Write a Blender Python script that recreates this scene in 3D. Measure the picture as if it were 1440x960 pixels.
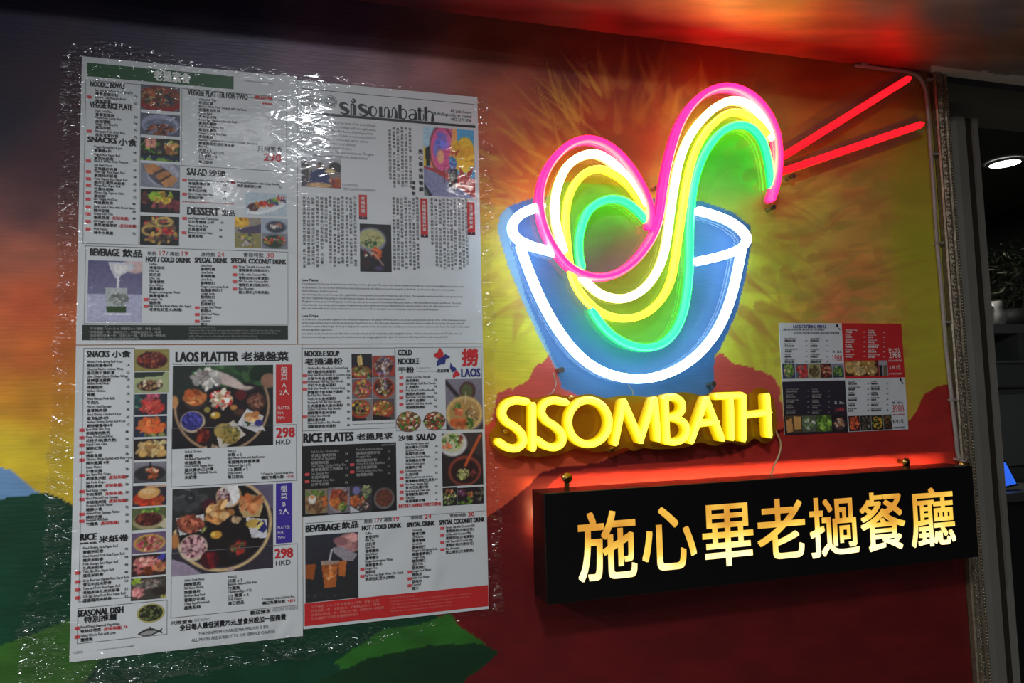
import bpy, math, random
import numpy as np
from mathutils import Vector, Matrix

SC = bpy.context.scene
COL = SC.collection
for o in list(bpy.data.objects):
    bpy.data.objects.remove(o)

# ------------------------------------------------------------------ camera
F_PX = 1020.0                                   # focal length for a 1440 px wide frame
YAW, PITCH, ROLL = np.radians([16.5, 4.42, -1.47])
CAM = np.array([0.0, -1.16, 1.55])
_cy, _sy, _cp, _sp = np.cos(YAW), np.sin(YAW), np.cos(PITCH), np.sin(PITCH)
FW = np.array([_sy*_cp, _cy*_cp, _sp]); _r = np.array([_cy, -_sy, 0.0]); _u = np.cross(_r, FW)
RT = np.cos(ROLL)*_r + np.sin(ROLL)*_u
UP = -np.sin(ROLL)*_r + np.cos(ROLL)*_u
cam_data = bpy.data.cameras.new('camera')
cam_data.sensor_width = 36.0
cam_data.lens = 36.0*F_PX/1440.0
cam_data.clip_start = 0.02
cam = bpy.data.objects.new('camera', cam_data); COL.objects.link(cam)
cam.matrix_world = Matrix(((RT[0], UP[0], -FW[0], CAM[0]), (RT[1], UP[1], -FW[1], CAM[1]),
                           (RT[2], UP[2], -FW[2], CAM[2]), (0, 0, 0, 1)))
SC.camera = cam

# ------------------------------------------------------------------ view, world, inferred corridor lamps and added fill lights
SC.view_settings.view_transform = 'Standard'
SC.view_settings.look = 'None'
SC.view_settings.gamma = 1.0
SC.view_settings.use_curve_mapping = False
SC.view_settings.exposure = 0.0
SC.cycles.use_denoising = True
SC.cycles.max_bounces = 8
SC.cycles.transparent_max_bounces = 12
SC.cycles.sample_clamp_indirect = 4.0
world = bpy.data.worlds.new('world'); SC.world = world
world.use_nodes = True
world.node_tree.nodes['Background'].inputs[0].default_value = (0.75, 0.8, 1.0, 1)
world.node_tree.nodes['Background'].inputs[1].default_value = 0.03


def unseen_light(x, y, z, watts, size, color):
    d = bpy.data.lights.new('unseen_lamp', 'AREA'); d.shape = 'DISK'
    d.size = size; d.energy = watts; d.color = color
    o = bpy.data.objects.new('unseen_lamp', d); COL.objects.link(o)
    o.location = (x, y, z)
    return o


unseen_light(-1.25, -0.80, 2.05, 21.5, 0.20, (0.97, 0.99, 1.0))
unseen_light(0.03, -1.35, 2.48, 14.5, 0.17, (0.90, 0.95, 1.0))
unseen_light(-0.10, -1.85, 2.60, 4.0, 0.50, (0.93, 0.96, 1.0))  # added fill, softens the shadow edge below the soffit
unseen_light(-1.05, -1.6, 2.55, 2.0, 0.14, (0.93, 0.96, 1.0))  # added for glints on the film, like the next three
unseen_light(-0.35, -2.6, 2.60, 3.0, 0.16, (0.93, 0.96, 1.0))
unseen_light(0.75, -2.1, 2.55, 4.0, 0.14, (1.0, 0.95, 0.88))  # added light, also lifts the right side of the wall
unseen_light(-1.6, -3.2, 2.60, 3.0, 0.16, (0.93, 0.96, 1.0))
unseen_light(-0.95, -2.7, 1.95, 1.5, 0.13, (0.95, 0.97, 1.0))  # added low light for glints on the film's lower creases


# ------------------------------------------------------------------ helpers
def ray(px, py):
    px = np.asarray(px, float); py = np.asarray(py, float)
    return (FW + RT*((px-720.0)/F_PX)[..., None] - UP*((py-480.0)/F_PX)[..., None])


def W(px, py, dep=0.0):
    """point of the photograph laid back onto the plane 'dep' metres in front of the mural wall"""
    v = ray(px, py)
    return CAM + v*((-dep-CAM[1])/v[1])


def onplane(px, py, Y=None, X=None, Zc=None):
    v = ray(px, py)
    t = (Y-CAM[1])/v[1] if Y is not None else ((X-CAM[0])/v[0] if X is not None else (Zc-CAM[2])/v[2])
    return CAM + v*t


def proj(P):
    d = np.asarray(P) - CAM
    z = d@FW
    return 720 + F_PX*(d@RT)/z, 480 - F_PX*(d@UP)/z


ZO = {  # detail views of the photograph: origin and magnification
    'a': (60, 60, 3.789), 'b': (60, 300, 3.789), 'c': (60, 480, 3.789), 'd': (60, 700, 3.789),
    'e': (400, 100, 4.5), 'f': (400, 290, 4.5), 'g': (400, 470, 4.5), 'h': (400, 680, 4.5),
    'm': (1060, 430, 4.8), 'n': (680, 530, 3.273), 'A': (680, 60, 3), 'B': (680, 260, 3),
    'p': (730, 640, 4), 'q': (1060, 620, 4),
    'i1': (110, 100, 9.6), 'i2': (110, 180, 9.6), 'i3': (110, 260, 9.6), 'i4': (250, 110, 8.975), 'i5': (250, 210, 8.975),
    'i6': (190, 340, 6.53), 'j1': (105, 485, 7.68), 'j2': (105, 600, 6.857), 'j3': (95, 740, 8), 'j4': (95, 840, 9),
    'j6': (230, 800, 7.2), 'j5': (230, 620, 7.58), 'j7': (230, 500, 6.856), 'k1': (415, 485, 8), 'k2': (550, 485, 7.68),
    'k3': (420, 600, 7.386), 'k4': (550, 600, 8), 'k5': (420, 715, 5.333), 'k6': (230, 675, 7.11),
    'm1': (1085, 445, 10.66), 'm2': (1185, 445, 5.647), 'e1': (415, 120, 12), 'e2': (590, 140, 16), 'e3': (530, 170, 8), '1': (0, 0, 1)}


def Z(k, x, y):
    o = ZO[k]
    return o[0]+x/o[2], o[1]+y/o[2]


def lin(c):
    c = np.asarray(c, float)/255.0
    return np.where(c <= 0.04045, c/12.92, ((c+0.055)/1.055)**2.4)


def link(name, me, parent=None):
    o = bpy.data.objects.new(name, me); COL.objects.link(o)
    if parent is not None:
        o.parent = parent
    return o


def empty(name, loc=(0, 0, 0)):
    o = bpy.data.objects.new(name, None); COL.objects.link(o)
    o.location = loc; o.empty_display_size = 0.05
    return o


def tag(o, label=None, cat=None, group=None, kind=None):
    if label: o['label'] = label
    if cat: o['category'] = cat
    if group: o['group'] = group
    if kind: o['kind'] = kind
    return o


class MB:
    """collects polygons, links them as one mesh object"""
    def __init__(self):
        self.v = []; self.f = []; self.mi = []; self.sm = []

    def add(self, verts, faces, mi=0, smooth=False):
        n = len(self.v)
        self.v.extend([tuple(map(float, p)) for p in verts])
        for f in faces:
            self.f.append([i+n for i in f]); self.mi.append(mi); self.sm.append(smooth)
        return self

    def box(self, x0, x1, y0, y1, z0, z1, mi=0):
        v = [(x, y, z) for z in (z0, z1) for y in (y0, y1) for x in (x0, x1)]
        return self.add(v, [(0, 2, 3, 1), (4, 5, 7, 6), (0, 1, 5, 4), (2, 6, 7, 3), (0, 4, 6, 2), (1, 3, 7, 5)], mi)

    def prism(self, poly, y0, y1, mi=0):
        """outline in (x,z), extruded along y"""
        n = len(poly)
        v = [(p[0], y0, p[1]) for p in poly]+[(p[0], y1, p[1]) for p in poly]
        f = [list(range(n)), list(range(2*n-1, n-1, -1))]
        f += [(i, i+n, (i+1) % n+n, (i+1) % n) for i in range(n)]
        return self.add(v, f, mi)

    def vprism(self, poly, z0, z1, mi=0):
        """outline in (x,y), extruded along z"""
        n = len(poly)
        v = [(p[0], p[1], z0) for p in poly]+[(p[0], p[1], z1) for p in poly]
        f = [list(range(n)), list(range(2*n-1, n-1, -1))]
        f += [(i, i+n, (i+1) % n+n, (i+1) % n) for i in range(n)]
        return self.add(v, f, mi)

    def tube(self, pts, r, n=10, mi=0, cap=True):
        P = [np.asarray(p, float) for p in pts]
        v = []; f = []
        prev = None
        for i, p in enumerate(P):
            t = P[min(i+1, len(P)-1)]-P[max(i-1, 0)]; t = t/(np.linalg.norm(t)+1e-12)
            a = prev if prev is not None else (np.array([0, 1.0, 0]) if abs(t[1]) < 0.9 else np.array([1.0, 0, 0]))
            a = a-t*(a@t); a /= np.linalg.norm(a); prev = a
            b = np.cross(t, a)
            rr = r[i] if hasattr(r, '__len__') else r
            for k in range(n):
                an = 2*math.pi*k/n
                v.append(p+rr*(math.cos(an)*a+math.sin(an)*b))
        for i in range(len(P)-1):
            for k in range(n):
                f.append((i*n+k, i*n+(k+1) % n, (i+1)*n+(k+1) % n, (i+1)*n+k))
        if cap:
            f.append(list(range(n-1, -1, -1))); f.append([(len(P)-1)*n+k for k in range(n)])
        return self.add(v, f, mi, True)

    def ball(self, c, r, mi=0, nu=10, nv=6, s=(1, 1, 1)):
        v = [(c[0], c[1], c[2]+r*s[2])]; f = []
        for j in range(1, nv):
            for i in range(nu):
                th = math.pi*j/nv; ph = 2*math.pi*i/nu
                v.append((c[0]+r*s[0]*math.sin(th)*math.cos(ph), c[1]+r*s[1]*math.sin(th)*math.sin(ph), c[2]+r*s[2]*math.cos(th)))
        v.append((c[0], c[1], c[2]-r*s[2])); L = len(v)-1
        for i in range(nu):
            f.append((0, 1+i, 1+(i+1) % nu)); f.append((L, 1+(nv-2)*nu+(i+1) % nu, 1+(nv-2)*nu+i))
        for j in range(nv-2):
            for i in range(nu):
                a = 1+j*nu
                f.append((a+i, a+nu+i, a+nu+(i+1) % nu, a+(i+1) % nu))
        return self.add(v, f, mi, True)

    def disc(self, c, r, y, mi=0, n=28, rz=None):
        v = [(c[0]+r*math.cos(2*math.pi*k/n), y, c[1]+(rz or r)*math.sin(2*math.pi*k/n)) for k in range(n)]
        return self.add(v, [list(range(n))], mi)

    def build(self, name, mats, parent=None):
        me = bpy.data.meshes.new(name)
        me.from_pydata(self.v, [], self.f)
        for m in (mats if isinstance(mats, (list, tuple)) else [mats]):
            me.materials.append(m)
        me.polygons.foreach_set('material_index', self.mi)
        me.polygons.foreach_set('use_smooth', self.sm)
        me.update()
        return link(name, me, parent)


def grid_mesh(name, P, cols=None, mats=(), parent=None, smooth=True, keep=None):
    """P (nz,nx,3) grid, cols (nz,nx,3) linear colours as point attribute"""
    nz, nx = P.shape[:2]
    idx = np.arange(nz*nx).reshape(nz, nx)
    q = np.stack([idx[:-1, :-1], idx[:-1, 1:], idx[1:, 1:], idx[1:, :-1]], -1).reshape(-1, 4)
    if keep is not None:
        q = q[keep.reshape(-1)]
    me = bpy.data.meshes.new(name)
    me.vertices.add(nz*nx); me.vertices.foreach_set('co', P.reshape(-1).astype(np.float32))
    me.loops.add(q.size); me.loops.foreach_set('vertex_index', q.reshape(-1).astype(np.int32))
    me.polygons.add(len(q))
    me.polygons.foreach_set('loop_start', np.arange(0, q.size, 4, dtype=np.int32))
    me.polygons.foreach_set('use_smooth', np.full(len(q), smooth))
    me.update(calc_edges=True)
    if cols is not None:
        at = me.color_attributes.new('Col', 'FLOAT_COLOR', 'POINT')
        c4 = np.ones((nz*nx, 4), np.float32); c4[:, :3] = cols.reshape(-1, 3)
        at.data.foreach_set('color', c4.reshape(-1))
    for m in mats:
        me.materials.append(m)
    return link(name, me, parent)


# ------------------------------------------------------------------ materials
def newmat(name):
    m = bpy.data.materials.new(name); m.use_nodes = True
    nt = m.node_tree; b = nt.nodes['Principled BSDF']
    return m, nt, b


def N(nt, kind, **kw):
    n = nt.nodes.new(kind)
    for k, v in kw.items():
        if k in n.inputs: n.inputs[k].default_value = v
        else: setattr(n, k, v)
    return n


def plain(name, rgb, rough=0.5, metal=0.0, spec=0.5, bump=0.0, bscale=60.0, vary=0.0):
    m, nt, b = newmat(name)
    c = lin(rgb)
    b.inputs['Base Color'].default_value = (*c, 1)
    b.inputs['Roughness'].default_value = rough
    b.inputs['Metallic'].default_value = metal
    b.inputs['Specular IOR Level'].default_value = spec
    if bump or vary:
        tc = N(nt, 'ShaderNodeTexCoord'); nz = N(nt, 'ShaderNodeTexNoise', Scale=bscale, Detail=4.0)
        nt.links.new(tc.outputs['Object'], nz.inputs['Vector'])
        if bump:
            bp = N(nt, 'ShaderNodeBump', Strength=bump, Distance=0.003)
            nt.links.new(nz.outputs['Fac'], bp.inputs['Height']); nt.links.new(bp.outputs['Normal'], b.inputs['Normal'])
        if vary:
            rp = N(nt, 'ShaderNodeValToRGB')
            rp.color_ramp.elements[0].position = 0.3; rp.color_ramp.elements[1].position = 0.7
            rp.color_ramp.elements[0].color = (*(c*(1-vary)), 1); rp.color_ramp.elements[1].color = (*np.minimum(c*(1+vary), 1), 1)
            nt.links.new(nz.outputs['Fac'], rp.inputs['Fac']); nt.links.new(rp.outputs['Color'], b.inputs['Base Color'])
    return m


def glow(name, e, base=(40, 40, 40), vary=0.12, rough=0.4):
    """light-emitting silicone / acrylic, slightly uneven along its length"""
    m, nt, b = newmat(name)
    e = np.asarray(e, float); k = float(e.max())
    b.inputs['Base Color'].default_value = (*lin(base), 1)
    b.inputs['Roughness'].default_value = rough
    b.inputs['Emission Color'].default_value = (*(e/k), 1)
    tc = N(nt, 'ShaderNodeTexCoord'); nz = N(nt, 'ShaderNodeTexNoise', Scale=14.0, Detail=2.0)
    mr = N(nt, 'ShaderNodeMapRange')
    mr.inputs['From Min'].default_value = 0.3; mr.inputs['From Max'].default_value = 0.7
    mr.inputs['To Min'].default_value = k*(1-vary); mr.inputs['To Max'].default_value = k*(1+vary)
    nt.links.new(tc.outputs['Object'], nz.inputs['Vector'])
    nt.links.new(nz.outputs['Fac'], mr.inputs['Value']); nt.links.new(mr.outputs['Result'], b.inputs['Emission Strength'])
    return m


def painted(name, rough=0.45, bump=0.25, spec=0.4):
    """paint / print colour held in the mesh's colour attribute"""
    m, nt, b = newmat(name)
    at = N(nt, 'ShaderNodeVertexColor', layer_name='Col')
    nt.links.new(at.outputs['Color'], b.inputs['Base Color'])
    b.inputs['Roughness'].default_value = rough
    b.inputs['Specular IOR Level'].default_value = spec
    if bump:
        tc = N(nt, 'ShaderNodeTexCoord'); mp = N(nt, 'ShaderNodeMapping')
        mp.inputs['Scale'].default_value = (25, 25, 260)
        nz = N(nt, 'ShaderNodeTexNoise', Scale=1.0, Detail=5.0)
        bp = N(nt, 'ShaderNodeBump', Strength=bump, Distance=0.002)
        nt.links.new(tc.outputs['Object'], mp.inputs['Vector']); nt.links.new(mp.outputs['Vector'], nz.inputs['Vector'])
        nt.links.new(nz.outputs['Fac'], bp.inputs['Height']); nt.links.new(bp.outputs['Normal'], b.inputs['Normal'])
    return m


def clear(name, tint, fac, rough=0.06, bump=0.0, bscale=40.0, diffuse=0.0, dcol=(255, 255, 255)):
    """clear plastic: see-through with a glossy skin"""
    m = bpy.data.materials.new(name); m.use_nodes = True
    nt = m.node_tree; nt.nodes.clear()
    out = N(nt, 'ShaderNodeOutputMaterial')
    tr = N(nt, 'ShaderNodeBsdfTransparent'); tr.inputs['Color'].default_value = (*tint, 1)
    gl = N(nt, 'ShaderNodeBsdfGlossy'); gl.inputs['Roughness'].default_value = rough
    mx = N(nt, 'ShaderNodeMixShader')
    fr = N(nt, 'ShaderNodeFresnel', IOR=1.45)
    mu = N(nt, 'ShaderNodeMath', operation='MULTIPLY_ADD'); mu.inputs[1].default_value = 0.22; mu.inputs[2].default_value = fac
    mu.use_clamp = True
    nt.links.new(fr.outputs[0], mu.inputs[0]); nt.links.new(mu.outputs[0], mx.inputs[0])
    first = tr.outputs[0]
    if diffuse:
        df = N(nt, 'ShaderNodeBsdfDiffuse'); df.inputs['Color'].default_value = (*lin(dcol), 1)
        tl = N(nt, 'ShaderNodeBsdfTranslucent'); tl.inputs['Color'].default_value = (*lin(dcol), 1)
        ad = N(nt, 'ShaderNodeMixShader'); ad.inputs[0].default_value = 0.5
        nt.links.new(df.outputs[0], ad.inputs[1]); nt.links.new(tl.outputs[0], ad.inputs[2])
        m2 = N(nt, 'ShaderNodeMixShader'); m2.inputs[0].default_value = diffuse
        nt.links.new(tr.outputs[0], m2.inputs[1]); nt.links.new(ad.outputs[0], m2.inputs[2])
        first = m2.outputs[0]
    nt.links.new(first, mx.inputs[1]); nt.links.new(gl.outputs[0], mx.inputs[2])
    nt.links.new(mx.outputs[0], out.inputs[0])
    if bump:
        tc = N(nt, 'ShaderNodeTexCoord')
        nz = N(nt, 'ShaderNodeTexNoise', Scale=bscale, Detail=3.0, Distortion=1.5)
        bp = N(nt, 'ShaderNodeBump', Strength=bump, Distance=0.004)
        nt.links.new(tc.outputs['Object'], nz.inputs['Vector']); nt.links.new(nz.outputs['Fac'], bp.inputs['Height'])
        nt.links.new(bp.outputs['Normal'], gl.inputs['Normal'])
    return m


M = {}
M['mural'] = painted('mural_paint')
M['print'] = painted('photo_print', rough=0.5, bump=0)
M['paper'] = plain('menu_paper', (212, 214, 214), 0.55, spec=0.3, bump=0.7, bscale=11)
def crumpled_paper():
    """white coated paper with shallow folds"""
    m, nt, b = newmat('menu_paper')
    b.inputs['Base Color'].default_value = (*lin((208, 211, 213)), 1); b.inputs['Roughness'].default_value = 0.5
    tc = N(nt, 'ShaderNodeTexCoord'); nz = N(nt, 'ShaderNodeTexNoise', Scale=7.0, Detail=2.5, Distortion=1.8)
    nz.noise_type = 'RIDGED_MULTIFRACTAL'
    bp = N(nt, 'ShaderNodeBump', Strength=0.55, Distance=0.006)
    nt.links.new(tc.outputs['Object'], nz.inputs['Vector']); nt.links.new(nz.outputs['Fac'], bp.inputs['Height']); nt.links.new(bp.outputs['Normal'], b.inputs['Normal'])
    return m


M['paper'] = crumpled_paper()
M['ink'] = plain('black_ink', (24, 25, 29), 0.5)
M['grey_ink'] = plain('grey_ink', (105, 106, 110), 0.5)
M['line'] = plain('rule_ink', (120, 122, 122), 0.5)
M['red_ink'] = plain('red_ink', (196, 38, 44), 0.5)
M['soft_red'] = plain('label_red', (205, 75, 80), 0.5)
M['white_ink'] = plain('white_ink', (225, 226, 222), 0.5)
M['pale_ink'] = plain('pale_ink', (150, 150, 148), 0.5)
M['blue_ink'] = plain('blue_ink', (42, 48, 120), 0.5)
M['purple'] = plain('violet_band', (62, 44, 150), 0.5)
M['green'] = plain('green_band', (32, 82, 46), 0.5)
M['darkgreen'] = plain('dark_green_band', (28, 40, 34), 0.5)
M['redband'] = plain('red_band', (196, 40, 42), 0.5)
M['blackband'] = plain('black_panel', (34, 32, 33), 0.5)
M['navyband'] = plain('navy_panel', (48, 40, 52), 0.5)
M['black'] = plain('sign_black', (10, 9, 8), 0.32, spec=0.5, bump=0.05, bscale=30)
M['pink'] = glow('pink_neon', (9.0, 0.045, 0.50))
M['pink_side'] = glow('pink_neon_side', (2.2, 0.012, 0.30), (77, 42, 59))
M['warm'] = glow('warm_white_neon', (12.0, 10.0, 3.2))
M['warm_side'] = glow('warm_white_neon_side', (2.2, 1.8, 0.35), (80, 77, 52))
M['yel'] = glow('yellow_neon', (5.0, 4.5, 0.10))
M['yel_side'] = glow('yellow_neon_side', (2.5, 2.1, 0.03), (80, 77, 42))
M['teal'] = glow('turquoise_neon', (0.05, 20.0, 0.58))
M['teal_side'] = glow('turquoise_neon_side', (0.01, 4.5, 0.22), (42, 77, 66))
M['white'] = glow('white_neon', (14.0, 17.5, 21.5))
M['white_side'] = glow('white_neon_side', (1.9, 3.1, 4.8), (73, 78, 84))
M['redneon'] = glow('red_neon', (4.0, 0.012, 0.028))
M['redneon_side'] = glow('red_neon_side', (0.5, 0.004, 0.006), (70, 21, 21))
def golden():
    """letter flex: bright diffuser front, dimmer amber flanks towards the backing"""
    m, nt, b = newmat('golden_neon')
    b.inputs['Base Color'].default_value = (*lin((90, 70, 16)), 1); b.inputs['Roughness'].default_value = 0.4
    ge = N(nt, 'ShaderNodeNewGeometry'); sp = N(nt, 'ShaderNodeSeparateXYZ'); nt.links.new(ge.outputs['Position'], sp.inputs[0])
    mr = N(nt, 'ShaderNodeMapRange'); mr.inputs['From Min'].default_value = -0.020; mr.inputs['From Max'].default_value = -0.044
    nt.links.new(sp.outputs['Y'], mr.inputs['Value'])
    rp = N(nt, 'ShaderNodeValToRGB'); el = rp.color_ramp.elements
    el[0].position = 0.0; el[0].color = (0.60, 0.34, 0.0, 1)
    el[1].position = 1.0; el[1].color = (3.2, 3.0, 0.17, 1)
    for q, c in ((0.45, (0.85, 0.60, 0.0, 1)), (0.72, (1.3, 1.12, 0.02, 1)), (0.90, (2.0, 1.85, 0.10, 1))):
        e = el.new(q); e.color = c
    nt.links.new(mr.outputs['Result'], rp.inputs['Fac']); nt.links.new(rp.outputs['Color'], b.inputs['Emission Color'])
    b.inputs['Emission Strength'].default_value = 1.0
    return m


M['gold'] = golden(); M['gold_side'] = M['gold']
M['board'] = clear('clear_acrylic', (0.985, 0.99, 0.995), 0.01, 0.05)
M['board_yellow'] = clear('yellow_acrylic', (0.75, 0.62, 0.18), 0.04, 0.08, diffuse=0.30, dcol=(235, 190, 40))
def film_material():
    """clear film: skin reflections follow a fine crinkle whose strength is held in the mesh"""
    m = bpy.data.materials.new('plastic_film'); m.use_nodes = True
    nt = m.node_tree; nt.nodes.clear()
    out = N(nt, 'ShaderNodeOutputMaterial'); tr = N(nt, 'ShaderNodeBsdfTransparent'); tr.inputs['Color'].default_value = (0.975, 0.975, 0.97, 1)
    gl = N(nt, 'ShaderNodeBsdfGlossy'); 
    at = N(nt, 'ShaderNodeVertexColor', layer_name='Col'); sep = N(nt, 'ShaderNodeSeparateColor')
    nt.links.new(at.outputs['Color'], sep.inputs['Color'])
    tc = N(nt, 'ShaderNodeTexCoord'); mp = N(nt, 'ShaderNodeMapping'); mp.inputs['Scale'].default_value = (36, 36, 74)
    nt.links.new(tc.outputs['Object'], mp.inputs['Vector'])
    n1 = N(nt, 'ShaderNodeTexNoise', Scale=1.0, Detail=0.6, Distortion=1.5)
    n1.noise_type = 'RIDGED_MULTIFRACTAL' if hasattr(n1, 'noise_type') else None
    nt.links.new(mp.outputs['Vector'], n1.inputs['Vector'])
    mu = N(nt, 'ShaderNodeMath', operation='MULTIPLY')
    nt.links.new(n1.outputs['Fac'], mu.inputs[0]); nt.links.new(sep.outputs[0], mu.inputs[1])
    bp = N(nt, 'ShaderNodeBump', Strength=1.0, Distance=0.011)
    nt.links.new(mu.outputs[0], bp.inputs['Height']); nt.links.new(bp.outputs['Normal'], gl.inputs['Normal'])
    rg_ = N(nt, 'ShaderNodeMath', operation='MULTIPLY_ADD'); rg_.inputs[1].default_value = 0.10; rg_.inputs[2].default_value = 0.06
    nt.links.new(sep.outputs[0], rg_.inputs[0]); nt.links.new(rg_.outputs[0], gl.inputs['Roughness'])
    mx = N(nt, 'ShaderNodeMixShader')
    fc = N(nt, 'ShaderNodeMath', operation='MULTIPLY_ADD'); fc.inputs[1].default_value = 0.085; fc.inputs[2].default_value = 0.014
    nt.links.new(sep.outputs[0], fc.inputs[0]); nt.links.new(fc.outputs[0], mx.inputs[0])
    nt.links.new(tr.outputs[0], mx.inputs[1]); nt.links.new(gl.outputs[0], mx.inputs[2]); nt.links.new(mx.outputs[0], out.inputs[0])
    return m


M['film'] = film_material()
M['cable'] = plain('grey_cable', (150, 140, 132), 0.5, vary=0.15, bscale=20)
M['brass'] = plain('brass', (190, 150, 80), 0.3, metal=1.0)
M['steel'] = plain('steel', (170, 168, 160), 0.35, metal=1.0)
M['silver'] = plain('silver_moulding', (150, 138, 118), 0.38, metal=0.75, bump=0.3, bscale=120, vary=0.25)
M['rail'] = plain('grey_rail_paint', (120, 117, 108), 0.5, vary=0.08, bscale=8)
M['rail_dark'] = plain('dark_groove', (40, 30, 22), 0.7)
M['wire'] = clear('clear_wire', (0.85, 0.85, 0.82), 0.12, 0.15, diffuse=0.4, dcol=(225, 215, 190))

# ------------------------------------------------------------------ painted wall
def vnoise(u, v, seed, octs=4, ridged=False):
    """value noise on arrays"""
    tot = np.zeros_like(u); amp = 1.0; s = 0.0
    for o in range(octs):
        rg = np.random.RandomState(seed+o); T = rg.rand(128, 128)
        x = u*2**o; y = v*2**o
        i = np.floor(x).astype(int); j = np.floor(y).astype(int); fx = x-i; fy = y-j
        fx = fx*fx*(3-2*fx); fy = fy*fy*(3-2*fy)
        a = T[j % 128, i % 128]; b = T[j % 128, (i+1) % 128]; c = T[(j+1) % 128, i % 128]; d = T[(j+1) % 128, (i+1) % 128]
        n = (a*(1-fx)+b*fx)*(1-fy)+(c*(1-fx)+d*fx)*fy
        if ridged: n = 1-np.abs(2*n-1)
        tot += amp*n; s += amp; amp *= 0.5
    return tot/s


def inside(px, py, poly):
    r = np.zeros(px.shape, bool); n = len(poly)
    for i in range(n):
        x0, y0 = poly[i]; x1, y1 = poly[(i+1) % n]
        if y0 == y1: continue
        c = ((y0 > py) != (y1 > py)) & (px < (x1-x0)*(py-y0)/(y1-y0)+x0)
        r ^= c
    return r


def idw(px, py, pts, p=3.0):
    num = np.zeros(px.shape+(3,)); den = np.zeros(px.shape)
    for x, y, c in pts:
        w = 1.0/((px-x)**2+(py-y)**2+400.0)**(p/2)
        num += w[..., None]*np.asarray(c, float); den += w
    return num/den[..., None]


SKY = [(0, 0, (38, 32, 60)), (200, 20, (44, 38, 66)), (330, 50, (50, 43, 74)), (500, 40, (88, 62, 92)), (0, 170, (36, 27, 48)),
       (60, 230, (74, 38, 50)), (40, 300, (104, 60, 62)), (40, 355, (205, 108, 80)), (40, 425, (232, 98, 46)), (40, 500, (228, 112, 40)),
       (40, 560, (232, 155, 34)), (20, 635, (246, 214, 52)), (90, 660, (240, 205, 50)), (300, 150, (66, 52, 88)), (300, 500, (225, 140, 60)),
       (430, 90, (124, 88, 118)), (530, 105, (160, 116, 126)), (600, 118, (160, 100, 100)), (560, 60, (96, 56, 62)), (690, 90, (110, 55, 45)), (700, 140, (170, 92, 66)),
       (800, 110, (108, 50, 46)), (900, 90, (112, 46, 42)), (1000, 100, (140, 48, 32)), (1150, 112, (165, 78, 36)), (1270, 125, (160, 96, 38)),
       (700, 200, (176, 92, 62)), (700, 290, (200, 120, 52)), (695, 400, (205, 110, 48)), (695, 500, (222, 165, 50)), (735, 450, (206, 206, 70)),
       (720, 360, (206, 176, 66)), (760, 230, (170, 105, 52)), (830, 150, (158, 74, 50)), (930, 200, (165, 95, 55)), (1130, 250, (228, 198, 90)),
       (1130, 300, (228, 214, 96)), (1150, 280, (232, 220, 92)), (1200, 280, (222, 160, 84)), (1250, 240, (204, 172, 74)), (1285, 350, (200, 190, 58)), (1290, 480, (206, 190, 66)),
       (1200, 380, (236, 156, 84)), (1120, 380, (234, 204, 96)), (1120, 440, (232, 156, 80)), (1180, 440, (240, 138, 84)), (1280, 565, (206, 150, 70)),
       (1068, 440, (206, 212, 90)), (1075, 370, (196, 190, 84)), (1070, 500, (206, 208, 80)), (910, 330, (150, 130, 80)), (1000, 225, (112, 172, 84)), (1050, 250, (112, 176, 84)), (1030, 200, (120, 160, 80)),  # green inside the noodle arc includes the turquoise tubes' glow
       (850, 360, (130, 96, 84)), (850, 270, (160, 140, 76)), (1230, 500, (234, 170, 70)), (1250, 180, (165, 112, 42)), (1180, 200, (172, 118, 46))]


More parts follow.
